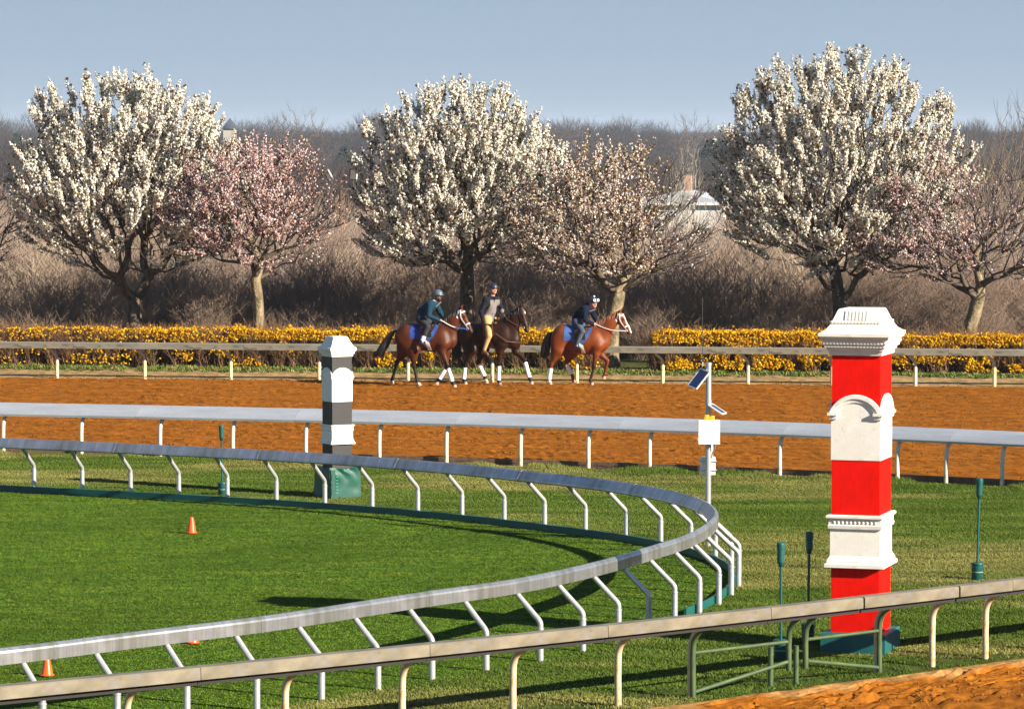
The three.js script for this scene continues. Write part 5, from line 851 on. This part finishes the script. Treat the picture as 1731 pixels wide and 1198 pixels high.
{
  const Y = (x, z) => DIRT_Y - 0.005;
  const navy = [0.008, 0.011, 0.026];
  // left horse and rider
  {
    const pos = [-2.20, Y(), -103.6], turn = -0.20;
    const J = { withers: [0.24, 1.70], croup: [-0.58, 1.70], dock: [-0.93, 1.43], chest: [0.68, 1.19], poll: [0.86, 2.10], muzzle: [1.16, 1.47],
      tail: [[-0.90, 1.50], [-1.06, 1.44], [-1.20, 1.22], [-1.33, 1.00], [-1.44, 0.82]],
      legs: [{ z: 0.17, pts: [[0.36, 0.95], [0.50, 0.57], [0.64, 0.14], [0.69, 0.0]], wrap: [0.16, 0.96] }, { z: -0.17, pts: [[0.40, 0.93], [0.40, 0.50], [0.20, 0.19], [0.13, 0.05]], wrap: [0.14, 0.95], flex: 1 },
        { z: 0.19, hind: 1, pts: [[-0.42, 0.98], [-0.42, 0.57], [-0.33, 0.16], [-0.27, 0.0]], sock: 0.10 }, { z: -0.19, hind: 1, pts: [[-0.76, 0.96], [-0.98, 0.62], [-1.09, 0.22], [-1.12, 0.06]], sock: 0.08, flex: 1 }] };
    const h = horse('bay horse with white bridle and blue saddle cloth, walking leftmost', pos, turn, J, { coat: [0.060, 0.015, 0.0042], points: [0.012, 0.009, 0.008], muzzle: [0.03, 0.02, 0.016], hair: [0.012, 0.009, 0.008], hoof: [0.32, 0.25, 0.19], seed: 3, maneSide: 0.4 });
    const hand = (z) => [0.30, 1.80, z * 0.10];
    tack(h, J, { bridle: 'white', twoTone: 1, hand, pad: paint(lin(0.006, 0.026, 0.20), 0.7, DS), strap: paint(lin(0.014, 0.065, 0.28), 0.7, DS) });
    rider('person in a blue denim jacket and grey helmet crouching over the leftmost horse', pos, turn, { head: [0.22, 2.45, 0.02], face: 0.45, arch: -0.07, nod: -0.12, hip: [[-0.24, 1.83, -0.12], [-0.24, 1.83, 0.12]], shoulder: [[0.08, 2.22, -0.19], [0.03, 2.22, 0.19]],
      arms: [[[0.03, 2.22, 0.21], [0.02, 1.93, 0.31], [0.24, 1.81, 0.12]], [[0.10, 2.22, -0.21], [0.22, 1.97, -0.27], [0.34, 1.84, -0.10]]], legs: [[[-0.22, 1.82, 0.14], [0.00, 1.63, 0.34], [-0.16, 1.20, 0.40], [-0.02, 1.10, 0.43]], [[-0.22, 1.82, -0.14], [0.00, 1.63, -0.34], [-0.16, 1.20, -0.40], [-0.02, 1.10, -0.43]]] },
      { skin: [0.11, 0.045, 0.026], beard: 1, jacket: [0.010, 0.036, 0.062], waist: 0.05, collar: [0.42, 0.40, 0.36], zip: [0.34, 0.33, 0.30], trousers: [0.035, 0.037, 0.042], boots: [0.02, 0.02, 0.025], sock: [0.7, 0.7, 0.7], helmet: [0.075, 0.105, 0.15] });
  }
  // middle horse and rider
  {
    const pos = [-0.58, Y(), -104.3], turn = -0.42;
    const J = { withers: [0.36, 1.74], croup: [-0.52, 1.68], dock: [-0.84, 1.42], chest: [0.80, 1.16], poll: [0.93, 2.12], muzzle: [1.12, 1.46],
      tail: [[-0.83, 1.49], [-0.96, 1.42], [-1.02, 1.15], [-1.02, 0.88], [-1.00, 0.66]],
      legs: [{ z: 0.17, pts: [[0.36, 0.92], [0.33, 0.57], [0.31, 0.13], [0.34, 0.0]], wrap: [0.10, 0.97] }, { z: -0.17, pts: [[0.66, 0.92], [0.94, 0.66], [1.08, 0.20], [1.13, 0.04]], wrap: [0.08, 0.97] },
        { z: 0.19, hind: 1, pts: [[-0.48, 0.96], [-0.66, 0.60], [-0.72, 0.14], [-0.68, 0.0]], wrap: [0.30, 0.97] }, { z: -0.19, hind: 1, pts: [[-0.30, 0.96], [-0.46, 0.58], [-0.26, 0.19], [-0.22, 0.03]], wrap: [0.12, 0.95], sock: 0.12 }] };
    const h = horse('dark brown horse with four white leg wraps carrying the upright rider', pos, turn, J, { coat: [0.022, 0.0075, 0.0035], points: [0.010, 0.008, 0.007], muzzle: [0.02, 0.014, 0.012], hair: [0.008, 0.007, 0.006], hoof: [0.28, 0.22, 0.17], star: 1, seed: 4, maneSide: 0.3 });
    const hand = (z) => [0.34, 1.98, z * 0.05 + 0.02], br = paint(lin(0.09, 0.035, 0.018), 0.5, DS);
    tack(h, J, { bridle: 'dark', rein: br, hand, girth: br, saddle: br });
    part('saddle_horn', cyl(0.03, 0.045, 0.12, 12, 0.22, 1.72, 0), br, h.t); part('breast_collar', tube([V(0.30, 1.42, 0.36), V(0.62, 1.20, 0.28), V(0.90, 1.16, 0), V(0.62, 1.20, -0.28), V(0.30, 1.42, -0.36)], 0.014, 6), br, h.t);
    const grey = [0.17, 0.155, 0.15];
    rider('person in a grey and black jacket and tan trousers sitting upright on the dark horse', pos, turn, { head: [0.10, 2.60, 0.03], face: 0.62, hip: [[-0.06, 1.78, -0.13], [-0.06, 1.78, 0.13]], shoulder: [[0.06, 2.30, -0.20], [-0.03, 2.30, 0.22]],
      arms: [[[-0.03, 2.28, 0.25], [-0.13, 2.00, 0.34], [-0.06, 1.76, 0.36]], [[0.08, 2.28, -0.22], [0.22, 2.03, -0.31], [0.30, 1.98, -0.06]]], legs: [[[-0.03, 1.77, 0.16], [0.14, 1.36, 0.42], [0.00, 0.94, 0.44], [0.12, 0.86, 0.48]], [[-0.03, 1.77, -0.16], [0.14, 1.36, -0.42], [0.00, 0.94, -0.44], [0.12, 0.86, -0.48]]] },
      { skin: [0.46, 0.24, 0.17], jacket: grey, waist: 0.10, collar: [0.012, 0.013, 0.018], zip: [0.012, 0.013, 0.018], glove: [0.015, 0.016, 0.02], trousers: [0.46, 0.29, 0.12], boots: [0.12, 0.06, 0.03], helmet: [0.014, 0.018, 0.035],
        jacketCol: (x, y, z, { SL, SR, sc }) => { const dr = Math.min(Math.hypot(x - SR[0], (y - SR[1]) * 0.6, z - SR[2]), Math.hypot(x - SL[0], (y - SL[1]) * 0.6, z - SL[2])), arm = Math.abs(z - sc[2]) > 0.20 + (y < 2.1 ? 0.0 : 0); return arm || y > 2.31 || dr < 0.09 ? [0.014, 0.015, 0.022] : grey; } });
  }
  // right horse and rider
  {
    const pos = [1.76, Y(), -104.4], turn = -0.16;
    const J = { withers: [0.43, 1.58], croup: [-0.31, 1.62], dock: [-0.66, 1.36], chest: [0.86, 1.09], poll: [1.20, 1.97], muzzle: [1.50, 1.39],
      tail: [[-0.62, 1.42], [-0.75, 1.36], [-0.82, 1.16], [-0.86, 0.95], [-0.90, 0.74]],
      legs: [{ z: 0.16, pts: [[0.56, 0.85], [0.50, 0.52], [0.40, 0.14], [0.43, 0.0]] }, { z: -0.16, pts: [[0.62, 0.83], [0.82, 0.62], [0.76, 0.28], [0.72, 0.16]], plain: 1, flex: 1 },
        { z: 0.18, hind: 1, pts: [[-0.46, 0.92], [-0.66, 0.58], [-0.73, 0.14], [-0.71, 0.0]], wrap: [0.30, 0.97], plain: 1, sock: 0.12 }, { z: -0.18, hind: 1, pts: [[-0.16, 0.86], [-0.32, 0.56], [-0.13, 0.20], [-0.12, 0.04]], wrap: [0.06, 0.80], plain: 1, flex: 1 }] };
    const h = horse('chestnut horse with a white blaze, walking ahead of the pair', pos, turn, J, { coat: [0.135, 0.031, 0.006], points: [0.03, 0.014, 0.010], muzzle: [0.09, 0.05, 0.04], hair: [0.016, 0.010, 0.008], hoof: [0.30, 0.2, 0.13], blaze: 0.030, seed: 5, maneSide: 0.35 });
    h.t.getObjectByName('mane').material = paint(lin(0.17, 0.055, 0.022), 0.6);
    const hand = (z) => [0.50, 1.66, z * 0.10];
    tack(h, J, { bridle: 'white', rein: paint(lin(0.78, 0.78, 0.78), 0.6), hand, pad: paint(lin(0.025, 0.075, 0.25), 0.7, DS), strap: paint(lin(0.025, 0.07, 0.22), 0.7, DS) });
    rider('person in a navy jacket with white goggles on the helmet riding the chestnut horse', pos, turn, { head: [0.47, 2.22, 0.05], face: 0.85, arch: -0.06, nod: -0.1, hip: [[0.02, 1.70, -0.12], [0.02, 1.70, 0.12]], shoulder: [[0.32, 2.06, -0.19], [0.25, 2.06, 0.19]],
      arms: [[[0.24, 2.06, 0.21], [0.28, 1.77, 0.31], [0.46, 1.66, 0.12]], [[0.34, 2.06, -0.21], [0.46, 1.82, -0.26], [0.53, 1.70, -0.10]]], legs: [[[0.03, 1.69, 0.14], [0.20, 1.47, 0.34], [0.04, 1.06, 0.39], [0.17, 0.98, 0.42]], [[0.03, 1.69, -0.14], [0.20, 1.47, -0.34], [0.04, 1.06, -0.39], [0.17, 0.98, -0.42]]] },
      { skin: [0.48, 0.25, 0.17], jacket: navy, waist: 0.06, collar: [0.02, 0.025, 0.05], zip: [0.3, 0.3, 0.32], trousers: [0.055, 0.075, 0.11], boots: [0.018, 0.018, 0.02], helmet: [0.012, 0.022, 0.065], goggles: 1, pom: 1 });
  }
}
renderer.render(scene, camera);
